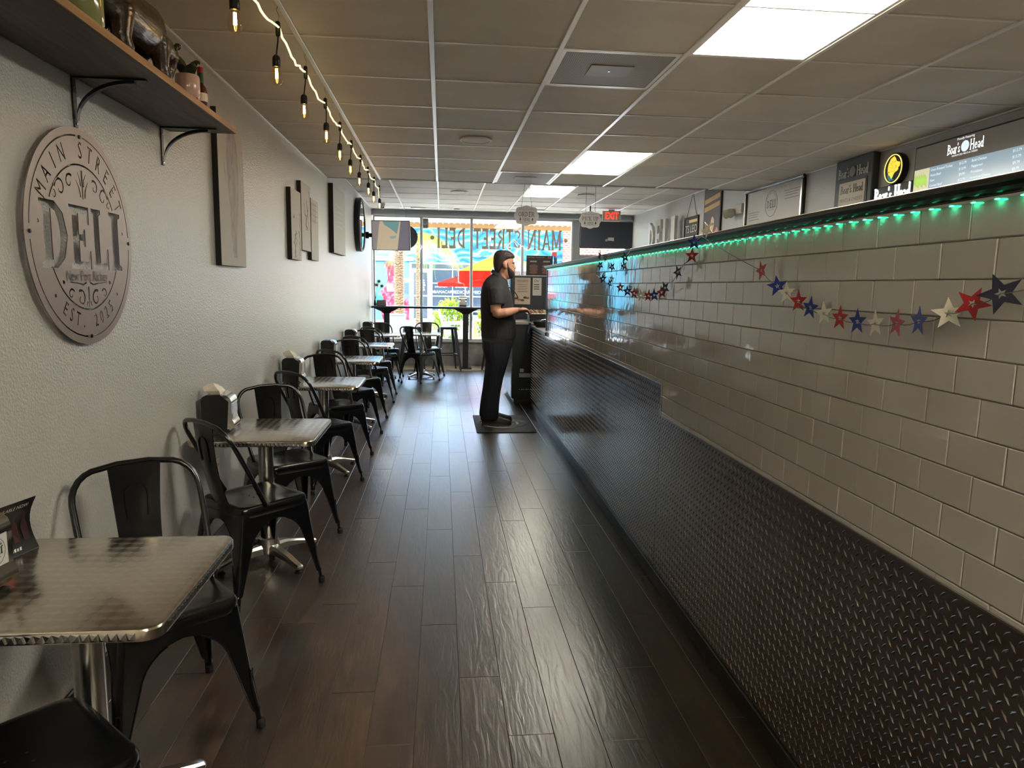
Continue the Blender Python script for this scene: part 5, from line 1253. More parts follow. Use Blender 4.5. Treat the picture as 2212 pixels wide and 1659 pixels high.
for k in range(9): y = .36 + .014 * k; mb.add([(-.0024, y, .20 + .03 * (k % 3)), (-.0024, y + .03, .22), (-.0024, y + .03, .30 + .01 * (k % 2)), (-.0024, y + .008, .27)], [(0, 1, 2, 3)])
mb.build('photo_greens', mat('screen_green', (150, 176, 90), .2, emit=(150, 176, 90), es=.22), sc_, kind='stuff')
mb = MB()
for k in range(8): y = .37 + .015 * k; mb.add([(-.0024, y, .03 + .012 * k % .1), (-.0024, y + .006, .03), (-.0024, y - .02, .14), (-.0024, y - .026, .14)], [(0, 1, 2, 3)])
mb.build('photo_crackers', mat('screen_tan', (170, 130, 96), .2, emit=(170, 130, 96), es=.2), sc_, kind='stuff')
m_scw = mat('screen_white', (225, 228, 228), .3, emit=(225, 228, 228), es=.3); m_scl = mat('screen_pale', (186, 200, 208), .3, emit=(186, 200, 208), es=.28)
mb = MB(); slab_text(mb, "Boar's", .07, .12, .0005, 1.1, M=Matrix.Translation((-.0022, .12, .42)) @ MR); slab_text(mb, "Head", .07, .12, .0005, 1.1, M=Matrix.Translation((-.0022, -.09, .42)) @ MR)
on_wall(mb, text_mesh('Proudly Featuring', .022), .0024, .015, .475); on_wall(mb, text_mesh('PREMIUM DELI MEATS & CHEESES', .016), .0024, .015, .372); mb.build('header_lettering', m_scw, sc_, kind='stuff')
MB().prism(arc(.015, .42, .036, 0, 345, 22), 0, .0004, Matrix.Translation((-.0022, 0, 0)) @ Matrix(((0, 0, -1, 0), (1, 0, 0, 0), (0, 1, 0, 0), (0, 0, 0, 1)))).build('header_emblem', m_scl, sc_)
mb = MB()
for k, (a, p) in enumerate((('Oven Roasted Turkey', '$12.79'), ('Roast Beef', '$13.99'), ('Ham', '$9.99'), ('Corned Beef', '$12.79'), ('Chipotle Turkey', '$12.99'))):
    on_wall(mb, text_mesh(a, .024, align='LEFT'), .0024, .33, .312 - .036 * k); on_wall(mb, text_mesh(p, .024), .0024, .02, .312 - .036 * k)
for k, (a, p) in enumerate((('Bold Chicken', '$12.79'), ('Pepperoni', '$13.79'), ('Provolone', '$9.79'), ('American Cheese', '$8.79'), ('Muenster Cheese', '$10.79'))):
    on_wall(mb, text_mesh(a, .024, align='LEFT'), .0024, -.06, .312 - .036 * k); on_wall(mb, text_mesh(p, .024), .0024, -.43, .312 - .036 * k)
mb.build('price_list', m_scl, sc_, kind='stuff')
# emergency light, poster, chalkboard, letters
t = thing('emergency_light', 'white twin-head emergency light left of the framed board', 'emergency light', RW(8.15, 2.36))
MB().cbox(-.055, -.0005, -.10, .10, .0, .11, .012).build('battery_box', mat('beige_plastic', (206, 200, 186), .5), t)
for s, a in ((.08, 1.15), (.20, 1.0)):
    MB().tube([(-.03, s - .04, .03), (-.05, s, .03)], .012, 8).build('neck', mat('beige_plastic', (206, 200, 186), .5), t)
    MB().lathe([(.02, -.03), (.034, -.02), (.052, .03), (.056, .05), (.050, .05), (.03, .02), (.004, .015)], 20, Matrix.Translation((-.07, s + .02, .025)) @ Matrix.Rotation(-PI / 2 - .3, 4, 'X') @ Matrix.Rotation(-.5, 4, 'Y')).build('lamp_head', mat('beige_plastic', (206, 200, 186), .5), t, smooth=40)
t = thing('movie_poster', 'tall dark poster with orange stripes and a pale masked face', 'poster', RW(9.05, 2.10))
MB().cbox(-.02, -.0005, -.29, .29, 0, .68, .004).build('frame', m_frameb, t)
ps = MB().box(-.0212, -.0202, -.265, .265, .02, .66).build('printed_sheet', mat('poster_dark', (74, 64, 62), .4), t)
for q in ((.36, .42), (.46, .52)):
    mb = MB(); mb.add([(-.0216, .26, q[0] + .02), (-.0216, .26, q[1] + .02), (-.0216, -.26, q[1] + .07), (-.0216, -.26, q[0] + .07)], [(0, 1, 2, 3)]); mb.build('orange_stripe', mat('poster_orange', (206, 160, 96), .5), ps)
mb = MB(); mb.add([(-.0218, y, z) for y, z in ((-.04, .31), (-.09, .27), (-.10, .20), (-.07, .13), (-.03, .10), (.02, .14), (.03, .22), (.0, .29))], [tuple(range(8))]); mb.build('pale_face', mat('poster_face', (226, 196, 166), .5), ps)
mb = MB(); mb.box(-.0224, -.022, -.075, -.045, .20, .225); mb.box(-.0224, -.022, -.025, .005, .20, .225); mb.build('face_eyes', m_black, ps, kind='stuff')
mb = MB(); mb.add([(-.0216, y, z) for y, z in ((.26, .02), (.26, .12), (.18, .20), (.1, .12), (-.1, .10), (-.2, .17), (-.26, .1), (-.26, .02))], [tuple(range(8))]); mb.build('orange_glow_print', mat('poster_glow', (214, 140, 100), .5), ps)
t = thing('chalkboard', 'small hanging chalkboard with chalk writing beside the poster', 'chalkboard', RW(9.83, 2.12))
for q in ((-.28, .28, .34, .365), (-.28, .28, 0, .025), (-.28, -.255, .025, .34), (.255, .28, .025, .34)): MB().cbox(-.018, -.0005, q[0], q[1], q[2], q[3], .003).build('frame_bar', m_frameb, t)
MB().box(-.008, -.001, -.255, .255, .025, .34).build('slate', mat('chalk_slate', (70, 74, 72), .7), t)
mb = MB(); on_wall(mb, text_mesh('TS LEO', .15), .0086, .0, .19); mb.build('chalk_lettering', mat('chalk_white', (200, 206, 196), .8), t); MB().box(-.010, -.0085, -.24, .09, .28, .32).build('paper_strip', mat('paper_yellow', (232, 206, 150), .7), t)
MB().tube([(-.008, -.2, .36), (-.008, -.02, .70), (-.008, .2, .36)], .004, 6).build('cord', mat('cord_grey', (120, 116, 108), .7), t); MB().lathe([(.008, 0), (.008, .02)], 10, Matrix.Translation((0, -.02, .70)) @ Matrix.Rotation(-PI / 2, 4, 'Y')).build('nail', m_steel, t)
m_galv = mat('galvanised_metal', (206, 205, 200), .45, .1)
MB().cbox(3.30, 3.499, 10.05, 11.75, 2.02, 2.045, .003).build('ledge_shelf', mat('shelf_white', (180, 176, 170), .5), None, label='narrow ledge on the right wall carrying the metal letters', cat='shelf')
for ch, y in (('D', 11.40), ('E', 11.02), ('L', 10.64), ('I', 10.30)):
    o_ = thing('metal_letter', 'upright galvanised metal letter %s of the word deli on the right ledge' % ch, 'letter', (3.42, y, 2.0475), 0, 'galvanised letters on the ledge')
    mb = MB(); slab_text(mb, ch, .48, .30, .045, 1.35, M=Matrix.Translation((0, 0, .2415)) @ MR); mb.build('face', m_galv, o_)

# ------------------------------------------------------------------ star garlands on the tiles
m_sr = mat('foil_red', (178, 34, 36), .35, .2); m_sb = mat('foil_blue', (34, 52, 140), .35, .2); m_ss = mat('foil_silver', (236, 230, 214), .4, .1); m_dk = mat('foil_navy', (22, 26, 56), .35, .2)
def star_mesh(m, R=.034, tw=.5):
    n = 10; o = [(R * (1 if k % 2 == 0 else .42) * math.sin(PI * k / 5), R * (1 if k % 2 == 0 else .42) * math.cos(PI * k / 5)) for k in range(n)]
    i = [(x * .26, y * .26) for x, y in o]; mb = MB(); v = []; f = []
    for z in (-.0004, .0004): v += [(x, y, z) for x, y in o] + [(x, y, z) for x, y in i]
    for k in range(n):
        j = (k + 1) % n
        f += [(k, j, 10 + j, 10 + k), (20 + j, 20 + k, 30 + k, 30 + j), (k, 20 + k, 20 + j, j), (10 + j, 30 + j, 30 + k, 10 + k)]
    return mb.add(v, f).mesh('star', m)
STARS = {c: star_mesh(m) for c, m in (('r', m_sr), ('b', m_sb), ('s', m_ss), ('n', m_dk))}
def garland(label, pts, seed, sc=1.0):
    rg = random.Random(seed); p0 = PW(.02, pts[0][1], pts[0][2]); t = thing('star_garland', label, 'garland', (0, 0, 0))
    P = [PW(max(d, .052) if z > 1.63 else d, y, z - (.035 if z > 1.70 else 0)) for d, y, z, c, yaw, roll in pts]; sm_ = []
    for a, b in zip(P[:-1], P[1:]):
        for k in range(5): q = a.lerp(b, k / 5); q.z -= .006 * math.sin(PI * k / 5); sm_.append(q)
    sm_.append(P[-1]); MB().tube(sm_, .0011, 5).build('wire', m_steel, t)
    for q, (d, y, z, c, yaw, roll) in zip(P, pts):
        if c == '-': continue
        o = link('star', STARS[c], t); o.matrix_local = Matrix.Translation(q) @ Matrix.Rotation(-yaw - .5, 4, 'Z') @ MR @ Matrix.Rotation(roll, 4, 'Z') @ Matrix.Scale(sc * (1.15 if c in 'n' and y < 1.3 else 1), 4)
        pass
    return t
garland('garland of red, white and blue foil stars drooping across the near tiles', [
 (.030, 2.74, 1.715, '-', 0, 0), (.034, 2.22, 1.535, 'r', -.6, .35), (.034, 2.10, 1.485, 'b', -1.3, .2), (.03, 2.045, 1.465, 's', -.9, .1), (.03, 1.97, 1.442, 'r', -.8, .05), (.03, 1.90, 1.425, 'b', -.7, -.1),
 (.03, 1.825, 1.412, 's', -.7, .15), (.03, 1.745, 1.403, 'r', -.6, 0), (.03, 1.665, 1.398, 'b', -.6, .05), (.03, 1.59, 1.397, 's', -.5, .12), (.03, 1.51, 1.402, 'r', -.4, -.12), (.03, 1.435, 1.410, 'b', -.4, 0),
 (.03, 1.345, 1.430, 's', -1.35, .1), (.04, 1.27, 1.452, 'r', -1.1, -.4), (.05, 1.19, 1.472, 'n', -1.2, .42), (.03, 1.10, 1.50, 's', -1.0, .1), (.02, 1.02, 1.55, '-', 0, 0)], 1)
garland('tangled garland of dark and pink stars on the tiles mid-way along', [
 (.035, 4.62, 1.718, 'n', .1, .3), (.03, 4.70, 1.62, 'n', -1.0, .5), (.03, 4.82, 1.565, 'n', -.3, .2), (.03, 4.6, 1.53, 'n', -1.2, .1), (.03, 4.40, 1.50, 'n', -.8, .4), (.03, 4.12, 1.475, 'r', -1.1, .1), (.03, 3.95, 1.455, 'b', -1.2, .1), (.03, 3.80, 1.445, 'r', -1.1, 0), (.03, 3.66, 1.435, 's', -1.2, .2),
 (.03, 3.52, 1.435, 'r', -1.0, -.1), (.03, 3.42, 1.44, 'b', -1.1, .1), (.03, 3.30, 1.455, 'r', -1.0, .2), (.04, 3.22, 1.475, 'n', -.9, .5), (.04, 3.12, 1.50, 'n', -.3, .2), (.035, 3.06, 1.545, 'n', -.8, .4), (.035, 2.98, 1.58, 'n', -.2, .1), (.03, 2.90, 1.61, 'r', -1.2, 0), (.03, 2.82, 1.66, 'b', -1.2, 0), (.045, 2.68, 1.735, 's', -.9, .5)], 2)
garland('short upper garland of dark stars near the far end of the cap', [
 (.045, 4.62, 1.735, 'n', -.2, .2), (.03, 4.45, 1.66, 'n', -.7, .3), (.03, 4.35, 1.60, 'n', -.9, .5), (.03, 4.22, 1.575, 'n', -.3, .1), (.03, 4.05, 1.60, 'n', -.8, .3), (.03, 3.95, 1.645, 'n', -1.1, .2), (.04, 3.82, 1.72, '-', 0, 0)], 3)
# ------------------------------------------------------------------ floor mat
t = thing('floor_mat', 'black rubber floor mat with a white oval deli emblem under the man', 'mat', (.665, 7.46, .0006))
MB().cbox(-.305, .305, -.48, .48, 0, .008, .003).build('mat_body', mat('mat_rubber', (22, 23, 26), .75), t)
m_matw = mat('mat_print', (196, 196, 196), .8)
mb = MB()
for r in (.255, .235): mb.tube([(p[0], p[1], .0085) for p in arc(0, 0, r, 0, 352, 48)], .0035, 4, True)
mb.tube([(p[0], p[1], .0085) for p in arc(0, 0, .17, 0, 350, 40)], .0025, 4, True)
mb.build('emblem_rings', m_matw, t)
mb = MB(); slab_text(mb, 'DELI', .14, .36, .0007, M=Matrix.Translation((0, 0, .0083))); mb.build('emblem_lettering', m_matw, t)
mb = MB()
for k, ch in enumerate('MAIN STREET'):
    a = math.radians(160 - 14 * k); mesh_into(mb, text_mesh(ch, .06), Matrix.Translation((.2 * math.cos(a), .2 * math.sin(a), .0085)) @ Matrix.Rotation(a - PI / 2, 4, 'Z')) if ch != ' ' else None
for s in (-1, 1):
    for q in range(3): mb.tube([(s * (.02 + .03 * q) + p[0], -.11 + .02 * q + p[1], .0085) for p in arc(0, 0, .022, 0, 300, 12)], .002, 4)
mb.build('emblem_ornament', m_matw, t, kind='stuff')

# ------------------------------------------------------------------ the man at the counter: faces the counter (+X), right side to the camera
PXo, PYo = .0, 7.46
def ell(c, rx, ry, n=20): return [(c[0] + rx * math.cos(2 * PI * i / n), c[1] + ry * math.sin(2 * PI * i / n), c[2]) for i in range(n)]
def zloft(mb, secs, n=20):   # (z, x0, x1, yc, ry)
    mb.rings([ell(((a + b) / 2, yc, z), (b - a) / 2, ry, n) for z, a, b, yc, ry in secs]); return mb
def limb(mb, pts, n=14):     # (point, r1 (in plane), r2)
    P = [Vector(p[0]) for p in pts]; rs = []
    for i, p in enumerate(pts):
        tdir = (P[min(i + 1, len(P) - 1)] - P[max(i - 1, 0)]).normalized(); sdy = Vector((0, 1, 0)); sdy = (sdy - tdir * sdy.dot(tdir)).normalized(); u = tdir.cross(sdy)
        rs.append([tuple(P[i] + u * p[1] * math.cos(2 * PI * k / n) + sdy * p[2] * math.sin(2 * PI * k / n)) for k in range(n)])
    mb.rings(rs); return mb
def fuse(o, vox, it=3, fac=.5):
    rm = o.modifiers.new('fuse', 'REMESH'); rm.mode = 'VOXEL'; rm.voxel_size = vox; rm.use_smooth_shade = True
    s = o.modifiers.new('soften', 'SMOOTH'); s.factor = fac; s.iterations = it
m_skin = mat('skin', (176, 128, 104), .5); m_hair = mat('dark_brown_hair', (38, 28, 26), .55); m_shirt = mat('black_polo_cloth', (32, 32, 38), .8); m_jean = mat('dark_trousers_cloth', (24, 27, 38), .85); m_shoe = mat('grey_shoe', (58, 54, 56), .7); m_sole = mat('shoe_sole', (96, 90, 88), .7)
for m_, sc_ in ((m_shirt, 12.0), (m_jean, 14.0)):
    _c = geo_coords(m_, (1, 1, .6)); _nz = N(m_, 'ShaderNodeTexNoise', Scale=sc_, Detail=3.0, Distortion=.8); LK(m_, _c, _nz.inputs[0]); add_bump(m_, _nz.outputs[0], .5, .02)
_c = geo_coords(m_hair, (3, 3, 1)); _nz = N(m_hair, 'ShaderNodeTexNoise', Scale=90.0, Detail=2.0); LK(m_hair, _c, _nz.inputs[0]); add_bump(m_hair, _nz.outputs[0], .6, .006)
man = thing('person', 'bearded man in a black polo shirt standing at the order counter', 'person', (0, PYo, .009))
body = MB()
# head: profile sections, face towards +X
zloft(body, [(1.822, .60, .69, 0, .045), (1.805, .572, .722, 0, .062), (1.775, .556, .744, 0, .074), (1.74, .549, .750, 0, .078), (1.71, .547, .754, 0, .079), (1.690, .548, .750, 0, .078), (1.665, .552, .752, 0, .077), (1.64, .560, .755, 0, .074), (1.61, .575, .755, 0, .068), (1.58, .60, .752, 0, .060), (1.555, .63, .742, 0, .050), (1.54, .66, .72, 0, .038)], 22)
# brow, nose, lips, chin, ears
body.ball((.745, 0, 1.703), (.016, .05, .012), 8); limb(body, [((.752, 0, 1.692), .010, .010), ((.764, 0, 1.670), .012, .012), ((.771, 0, 1.653), .013, .017), ((.758, 0, 1.640), .010, .015)], 10)
body.ball((.758, 0, 1.618), (.013, .024, .007), 8); body.ball((.757, 0, 1.606), (.013, .022, .007), 8); body.ball((.738, 0, 1.566), (.018, .026, .018), 8)
for s in (-1, 1):
    limb(body, [((.660, s * .080, 1.712), .016, .010), ((.652, s * .092, 1.694), .024, .013), ((.655, s * .092, 1.670), .021, .013), ((.666, s * .084, 1.645), .011, .010)], 10)
# neck and trunk
zloft(body, [(1.60, .575, .70, 0, .060), (1.54, .562, .690, 0, .061), (1.49, .545, .685, 0, .066), (1.46, .52, .69, 0, .085)], 20)
zloft(body, [(1.53, .50, .66, 0, .07), (1.48, .46, .68, 0, .13), (1.43, .435, .70, 0, .18), (1.38, .43, .725, 0, .20), (1.30, .43, .745, 0, .195), (1.20, .43, .755, 0, .185), (1.10, .435, .77, 0, .18), (1.00, .435, .775, 0, .178), (.92, .44, .765, 0, .178), (.86, .45, .74, 0, .175)], 24)
# legs
for s in (-1, 1):
    zloft(body, [(.92, .46, .72, s * .085, .09), (.80, .465, .705, s * .09, .088), (.65, .488, .675, s * .10, .078), (.50, .478, .63, s * .105, .062), (.36, .462, .60, s * .11, .055), (.24, .45, .575, s * .112, .048), (.12, .45, .545, s * .115, .042), (.05, .45, .56, s * .115, .04)], 16)
# arms: upper arm hangs, forearm reaches to the counter
def arm(mb, s, sh, el, wr, k=1.0):
    limb(mb, [((sh[0], sh[1] - s * .04, sh[2] + .01), .045 * k, .04 * k), ((sh[0], sh[1] - s * .01, sh[2] - .02), .058 * k, .048 * k), (((sh[0] + el[0]) / 2 - .005, (sh[1] + el[1]) / 2, (sh[2] + el[2]) / 2), .060 * k, .052 * k), ((el[0] - .005, el[1], el[2] + .03), .050 * k, .046 * k), ((el[0] + .03, el[1], el[2] - .012), .047 * k, .045 * k)])
    limb(mb, [((el[0] - .03, el[1], el[2] + .005), .030, .03), ((el[0] + .015, el[1], el[2] - .005), .047, .045), ((el[0] + .09, el[1], el[2] + .01), .048, .044), (((el[0] + wr[0]) / 2 + .05, (el[1] + wr[1]) / 2, (el[2] + wr[2]) / 2 + .005), .040, .036), (wr, .027, .022)])
ARMS = ((-1, (.562, -.218, 1.395), (.555, -.245, 1.185), (.79, -.14, 1.222)), (1, (.575, .218, 1.395), (.60, .245, 1.17), (.82, .10, 1.205)))
for s, sh, el, wr in ARMS: arm(body, s, sh, el, wr)
bo = body.build('body', m_skin, man); fuse(bo, .0075, 3)
# hands: palm, four curled fingers and a thumb, part of the skin but finer
for s, sh, el, wr in ARMS:
    W = Vector(wr); fwd = Vector((.97, -s * -.12, .05)).normalized(); sid = Vector((.1 * s, 1, 0)).normalized() * s; up = Vector((0, 0, 1)); hb = MB()
    limb(hb, [(tuple(W - fwd * .03), .026, .022), (tuple(W), .025, .024), (tuple(W + fwd * .035), .019, .036), (tuple(W + fwd * .075), .016, .040), (tuple(W + fwd * .095), .012, .036)], 14)
    for q, ln in enumerate((.070, .078, .074, .058)):
        o = W + fwd * .085 - sid * (-.030 + .020 * q) * -1; curl = .55 + .12 * q; pts = []; d = fwd.copy(); p = o.copy(); rr_ = .0098 - .0006 * q
        for j in range(4):
            pts.append((tuple(p), rr_ * (1 - .1 * j), rr_ * (1 - .1 * j))); a = curl * (.6 if j == 0 else 1.0); d = (d * math.cos(a) - up * math.sin(a)).normalized(); p = p + d * ln * (.42, .33, .25, 0)[j]
        hb.tube([x[0] for x in pts], [x[1] for x in pts], 10)
    th = W + fwd * .028 - sid * .026
    hb.tube([tuple(th), tuple(th + fwd * .035 - sid * .018 + up * .012), tuple(th + fwd * .068 - sid * .014 + up * .004), tuple(th + fwd * .088 - sid * .002 - up * .010)], [.014, .0125, .0105, .008], 10)
    ho = hb.build('hand', m_skin, man); fuse(ho, .0032, 2)
# hair, beard, eyes
hr = MB()
zloft(hr, [(1.835, .60, .68, 0, .040), (1.826, .572, .712, 0, .064), (1.803, .550, .746, 0, .078), (1.775, .540, .765, 0, .083), (1.758, .538, .762, 0, .084), (1.745, .537, .735, 0, .0845), (1.72, .536, .712, 0, .0845), (1.69, .537, .702, 0, .0835), (1.665, .541, .690, 0, .081), (1.65, .545, .650, 0, .078), (1.62, .553, .625, 0, .070), (1.605, .56, .60, 0, .06)], 24)
ho = hr.build('hair', m_hair, man); fuse(ho, .006, 3)
bd = MB()
zloft(bd, [(1.71, .668, .692, 0, .0805), (1.685, .668, .698, 0, .0815), (1.660, .664, .712, 0, .0815), (1.640, .660, .735, 0, .080), (1.622, .657, .752, 0, .0765), (1.606, .656, .766, 0, .0725), (1.588, .658, .769, 0, .067), (1.572, .668, .766, 0, .060), (1.556, .68, .755, 0, .050), (1.545, .69, .738, 0, .038), (1.539, .70, .72, 0, .02)], 22)
bd.ball((.764, 0, 1.629), (.008, .03, .006), 8)
ho = bd.build('beard', m_hair, man); fuse(ho, .005, 3)
MB().ball((.768, 0, 1.612), (.006, .018, .005), 8).build('lips', mat('lip', (156, 96, 84), .5), man, smooth=60)
for s in (-1, 1):
    e_ = MB().ball((.739, s * .032, 1.684), (.011, .013, .010), 8).build('eye', mat('eye_white', (220, 214, 208), .2), man, smooth=60)
    MB().ball((.7485, s * .032, 1.684), (.003, .006, .006), 6).build('iris', mat('iris_brown', (60, 40, 28), .2), e_)
    MB().tube([(.760, s * .014, 1.707), (.758, s * .034, 1.711), (.742, s * .054, 1.706)], .004, 6).build('eyebrow', m_hair, man)
# polo shirt with sleeves and collar
sh_ = MB()
zloft(sh_, [(1.60, .545, .64, 0, .062), (1.575, .508, .655, 0, .072), (1.545, .470, .668, 0, .10), (1.50, .437, .688, 0, .155), (1.45, .420, .705, 0, .195), (1.38, .410, .733, 0, .214), (1.30, .410, .750, 0, .210), (1.20, .412, .768, 0, .200), (1.10, .416, .784, 0, .196), (1.02, .416, .790, 0, .194), (.96, .420, .790, 0, .196), (.925, .424, .786, 0, .196), (.905, .428, .782, 0, .195)], 26)
for s, sh, el, wr in ARMS:
    limb(sh_, [((sh[0], sh[1] - s * .06, sh[2] + .045), .06, .05), ((sh[0], sh[1] - s * .012, sh[2] + .02), .085, .062), ((sh[0], sh[1] + s * .002, sh[2] - .05), .084, .072), ((sh[0] + .006, sh[1] + s * .014, sh[2] - .122), .082, .076)])
so_ = sh_.build('polo_shirt', m_shirt, man); fuse(so_, .009, 3)
cl = MB()
for k in range(15):
    pass
rs = []
for k in range(17):
    a = math.radians(20 + 320 * k / 16); ca, sa = math.cos(a), math.sin(a); c0_ = (.612, 0, 1.49)
    rs.append([(c0_[0] + ca * .080, sa * .080, 1.545 - .075 * ca), (c0_[0] + ca * .074, sa * .073, 1.575 - .06 * ca), (c0_[0] + ca * .080, sa * .079, 1.578 - .06 * ca), (c0_[0] + ca * .098, sa * .094, 1.535 - .075 * ca)])
cl.rings(rs).build('collar', m_shirt, so_, smooth=50)
# trousers, belt
tr = MB()
zloft(tr, [(.965, .432, .775, 0, .188), (.90, .430, .772, 0, .190), (.84, .436, .755, 0, .188), (.80, .44, .74, 0, .184)], 24)
for s in (-1, 1):
    zloft(tr, [(.90, .436, .755, s * .090, .104), (.80, .438, .735, s * .094, .102), (.67, .476, .700, s * .104, .094), (.50, .462, .652, s * .108, .082), (.36, .446, .626, s * .112, .078), (.22, .426, .612, s * .115, .076), (.10, .414, .608, s * .117, .074), (.055, .416, .604, s * .117, .073)], 20)
to_ = tr.build('trousers', m_jean, man); fuse(to_, .009, 3)
MB().rings([[(.603 + (.168 + o) * math.cos(2 * PI * k / 28), (.184 + o) * math.sin(2 * PI * k / 28), z) for z, o in ((.90, .006), (.90, .012), (.935, .010), (.935, .004))] for k in range(28)], closed_loop=True).build('belt', mat('belt_leather', (30, 26, 26), .5), man)
for s in (-1, 1):
    so = MB(); y0 = s * .117 
    dx = -.0 if s < 0 else .03
    so.rings([ell((.585 + dx, y0, z), rx, ry, 22) for z, rx, ry in ((0.0, .155, .046), (.012, .162, .050), (.026, .160, .049), (.028, .150, .045))])
    sh = so.build('shoe', m_sole, man, smooth=40)
    up_ = MB(); up_.rings([[(x, y0 + w * math.cos(2 * PI * i / 14), .026 + h * max(0, math.sin(2 * PI * i / 14))) for i in range(14)] for x, w, h in ((.432 + dx, .02, .04), (.445 + dx, .038, .075), (.49 + dx, .044, .088), (.55 + dx, .045, .085), (.61 + dx, .047, .066), (.67 + dx, .048, .048), (.715 + dx, .042, .036), (.738 + dx, .022, .022))]).build('upper', m_shoe, sh, smooth=60)
# loose strap at the chest
MB().tube([(.700, -.03, 1.455), (.742, -.06, 1.43), (.778, -.06, 1.385), (.800, -.055, 1.345), (.792, -.06, 1.335), (.762, -.05, 1.335)], .0055, 6).build('neck_strap', mat('strap_black', (22, 22, 26), .6), man)

# ------------------------------------------------------------------ display case and what stands on and behind it
t = thing('display_case', 'black refrigerated display case with a steel front beside the order counter', 'display case', (1.28, 9.25, 0))
m_case = mat('case_black', (30, 34, 42), .4)
MB().cbox(-.385, .40, -.44, .60, .06, 1.00, .006).build('cabinet', m_case, t)
MB().cbox(-.398, -.386, -.43, .60, .07, .98, .003).build('steel_front', m_steel, t)
MB().cbox(-.36, .38, -.40, .58, 0, .06, .004).build('plinth', m_black, t)
MB().cbox(-.405, .42, -.455, .62, 1.00, 1.035, .004).build('worktop', mat('pale_laminate', (150, 146, 140), .3), t)
MB().box(-.30, -.14, -.4415, -.4402, .335, .385).build('warning_label', mat('label_white', (196, 198, 200), .5), t)
MB().box(-.29, -.24, -.4415, -.4402, .40, .445).build('round_label', mat('label_white', (196, 198, 200), .5), t)
mb = MB()
for k in range(9): mb.box(-.30 + .028 * k, -.286 + .028 * k + .008 * (k % 2), -.4415, -.4402, .176, .184)
mb.build('vent_slots', m_ltr, t, kind='stuff')
t = thing('register_cabinet', 'black upright cabinet carrying the dessert list behind the counter', 'cabinet', (1.22, 9.62, 1.036))
MB().cbox(-.30, .34, -.12, .12, 0, .585, .006).build('cabinet_body', m_case, t)
pp = MB().box(-.24, -.03, -.1215, -.1203, .20, .555).build('dessert_sheet', mat('paper_cream', (206, 192, 176), .6), t)
mb = MB(); slab_text(mb, 'DESSERTS'.replace('SS', 'SS'), .032, .15, .0005, M=Matrix.Translation((-.135, -.1217, .51)) @ Matrix.Rotation(PI / 2, 4, 'X')); mb.build('heading', mat('paper_ink', (110, 92, 84), .6), pp)
mb = MB()
for k, z in enumerate((.462, .438, .414, .392)): mb.box(-.205, -.065 - .01 * (k % 2), -.1220, -.1216, z, z + .005)
mb.box(-.205, -.065, -.1220, -.1216, .366, .373); mb.build('list_lines', mat('paper_ink', (110, 92, 84), .6), pp, kind='stuff')
for k, (x, z, c) in enumerate(((-.215, .285, (150, 92, 64)), (-.18, .262, (176, 116, 84)), (-.135, .255, (110, 66, 56)), (-.10, .29, (78, 46, 40)), (-.065, .285, (158, 98, 70)))):
    mb = MB(); mb.prism(arc(x, z, .026, 0, 330, 12, .016), 0, .0004, Matrix.Translation((0, -.1216, 0)) @ Matrix.Rotation(PI / 2, 4, 'X')); mb.build('printed_dessert', mat('dessert_%d' % k, c, .6), pp)
p2 = MB().box(.0, .12, -.1215, -.1203, .32, .555).build('notice_sheet', mat('paper_white', (206, 204, 200), .6), t)
mb = MB(); mesh_into(mb, text_mesh('De', .05), Matrix.Translation((.05, -.1217, .515)) @ Matrix.Rotation(PI / 2, 4, 'X'))
for z in (.46, .43, .40): mb.box(.015, .09, -.1220, -.1216, z, z + .012)
mb.build('notice_print', m_inkd, p2, kind='stuff')
t = thing('burger_poster', 'dark poster of two sandwiches standing above the black cabinet', 'poster', (1.31, 9.60, 1.6215))
MB().cbox(-.17, .19, -.012, .0, 0, .27, .003).build('board', mat('poster_brown', (58, 44, 46), .5), t)
for x in (-.07, .10):
    mb = MB()
    for z, w, h in ((.045, .055, .022), (.075, .062, .010), (.095, .06, .012), (.125, .058, .026)): mb.prism(arc(x, z, w, 0, 340, 16, h), 0, .0005, Matrix.Translation((0, -.0125, 0)) @ Matrix.Rotation(PI / 2, 4, 'X'))
    mb.build('printed_sandwich', mat('print_sandwich', (128, 92, 84), .5), t, kind='stuff')
mb = MB(); mesh_into(mb, text_mesh('Low Sugar Sweetened', .026), Matrix.Translation((-.045, -.0127, .245)) @ Matrix.Rotation(PI / 2, 4, 'X')); mb.box(.12, .17, -.0132, -.0126, .25, .256); mb.box(.12, .17, -.0132, -.0126, .236, .242); mb.build('poster_lettering', mat('poster_pale', (170, 160, 160), .5), t)
for x in (-.12, .06): MB().box(x, x + .09, -.0132, -.0126, .18, .20).build('caption_strip', mat('poster_pale', (170, 160, 160), .5), t)
t = thing('cookie_tray', 'pale tray heaped with wrapped cookies on the display case', 'tray', (1.30, 8.98, 1.036))
MB().rings([[(x, y, z) for x, y in rrect(hx, hy, .02, 3)] for hx, hy, z in ((.19, .13, 0), (.20, .14, .09), (.205, .145, .095), (.195, .135, .093), (.18, .12, .06))]).build('tray_body', mat('tray_black', (34, 36, 40), .4), t)
MB().cbox(-.215, .215, -.155, .155, .0955, .102, .002).build('tray_rim', mat('tray_white', (226, 222, 214), .5), t)
rc = random.Random(12)
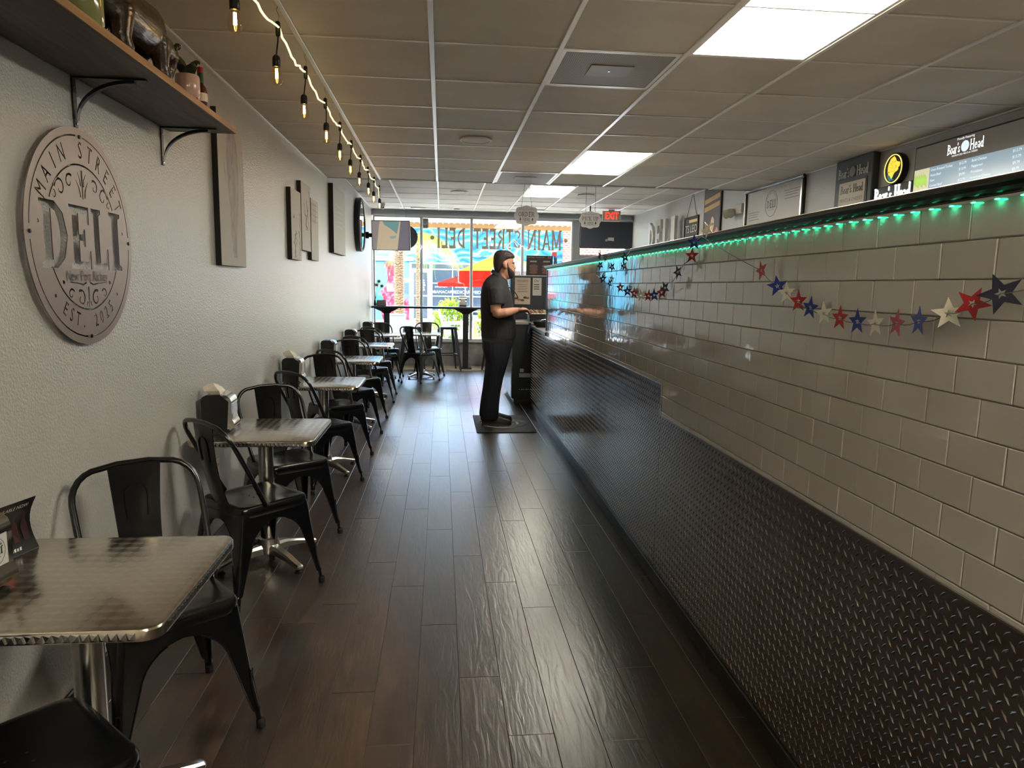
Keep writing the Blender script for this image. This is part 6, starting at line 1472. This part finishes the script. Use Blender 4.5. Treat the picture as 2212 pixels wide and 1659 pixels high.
for k in range(22):
    x, y = -.17 + .034 * (k % 11), -.07 + .13 * (k // 11); M = Matrix.Translation((1.30 + x, 8.98 + y, 1.036 + .112 + .012 * rc.random())) @ Matrix.Rotation(rc.uniform(-.3, .3), 4, 'Z') @ Matrix.Rotation(1.05 + rc.uniform(-.15, .15), 4, 'Y')
    me_ = MB().lathe([(.030, -.005), (.034, 0), (.030, .005)], 12).mesh('cookie', mat('cookie_brown_%d' % (k % 3), ((126, 88, 62), (168, 128, 92), (196, 170, 140))[k % 3], .5), 40) if k < 3 else CK[k % 3]
    if k == 0: CK = []
    if k < 3: CK.append(me_)
    o = link('wrapped_cookie', me_, None, label='wrapped cookie standing in the heaped tray on the display case', cat='cookie', group='cookies in the tray'); o.matrix_world = M
t = thing('black_bowl', 'low black bowl on the counter in front of the cookie tray', 'bowl', (1.20, 8.45, .9925))
MB().lathe([(.06, 0), (.09, .03), (.105, .07), (.10, .07), (.085, .034), (.05, .012)], 20).build('bowl_body', m_case, t, smooth=40)
MB().tube([(-.12, 0, .06), (.0, -.02, .085), (.13, 0, .10)], .004, 6).build('tongs', m_steel, t)
# blue ribbon bundle hanging at the counter corner
t = thing('ribbon_bundle', 'bundle of dark blue star ribbons hanging from the counter corner', 'ribbon', PW(.03, 8.70, .99))
for k in range(7):
    a = (k - 3) * .018; L = .12 + .05 * ((k * 3) % 5); mb = MB(); rs = []
    for q in range(7): s = q / 6; rs.append([(-.005 - .012 * math.sin(3 * s + k), a + .01 * math.sin(5 * s + k) - .007, .03 - L * s), (-.005 - .012 * math.sin(3 * s + k), a + .01 * math.sin(5 * s + k) + .007, .03 - L * s), (-.0065 - .012 * math.sin(3 * s + k), a + .01 * math.sin(5 * s + k) + .007, .03 - L * s), (-.0065 - .012 * math.sin(3 * s + k), a + .01 * math.sin(5 * s + k) - .007, .03 - L * s)])
    MB().rings(rs).build('ribbon', (m_sb, m_dk, m_ss)[k % 3 if k % 3 < 2 else (2 if k == 5 else 0)], t)
MB().ball((0, 0, .03), (.018, .05, .022), 7).build('knot', m_dk, t)
# little red flag sign and phone holder on the far end of the cap
t = thing('red_card_holder', 'small red card on a black stem at the far end of the cap', 'card holder', PW(-.06, 7.38, 1.6895))
MB().lathe([(.02, 0), (.018, .008), (.003, .012), (.003, .10)], 12).build('stem', m_black, t); MB().cbox(-.026, .026, -.003, .003, .10, .145, .002).build('card', mat('card_red', (150, 40, 44), .5), t)
t = thing('blue_figure', 'small dark blue figurine at the far end of the cap', 'figurine', PW(-.03, 7.10, 1.6895))
MB().lathe([(.016, 0), (.02, .01), (.014, .04), (.018, .06), (.012, .085), (.004, .095)], 12).build('figure_body', mat('figure_navy', (36, 48, 72), .4), t, smooth=50); MB().ball((.0, -.004, .07), (.008, .012, .006), 6).build('figure_arm', mat('figure_navy', (36, 48, 72), .4), t)
bpy.context.view_layer.update()
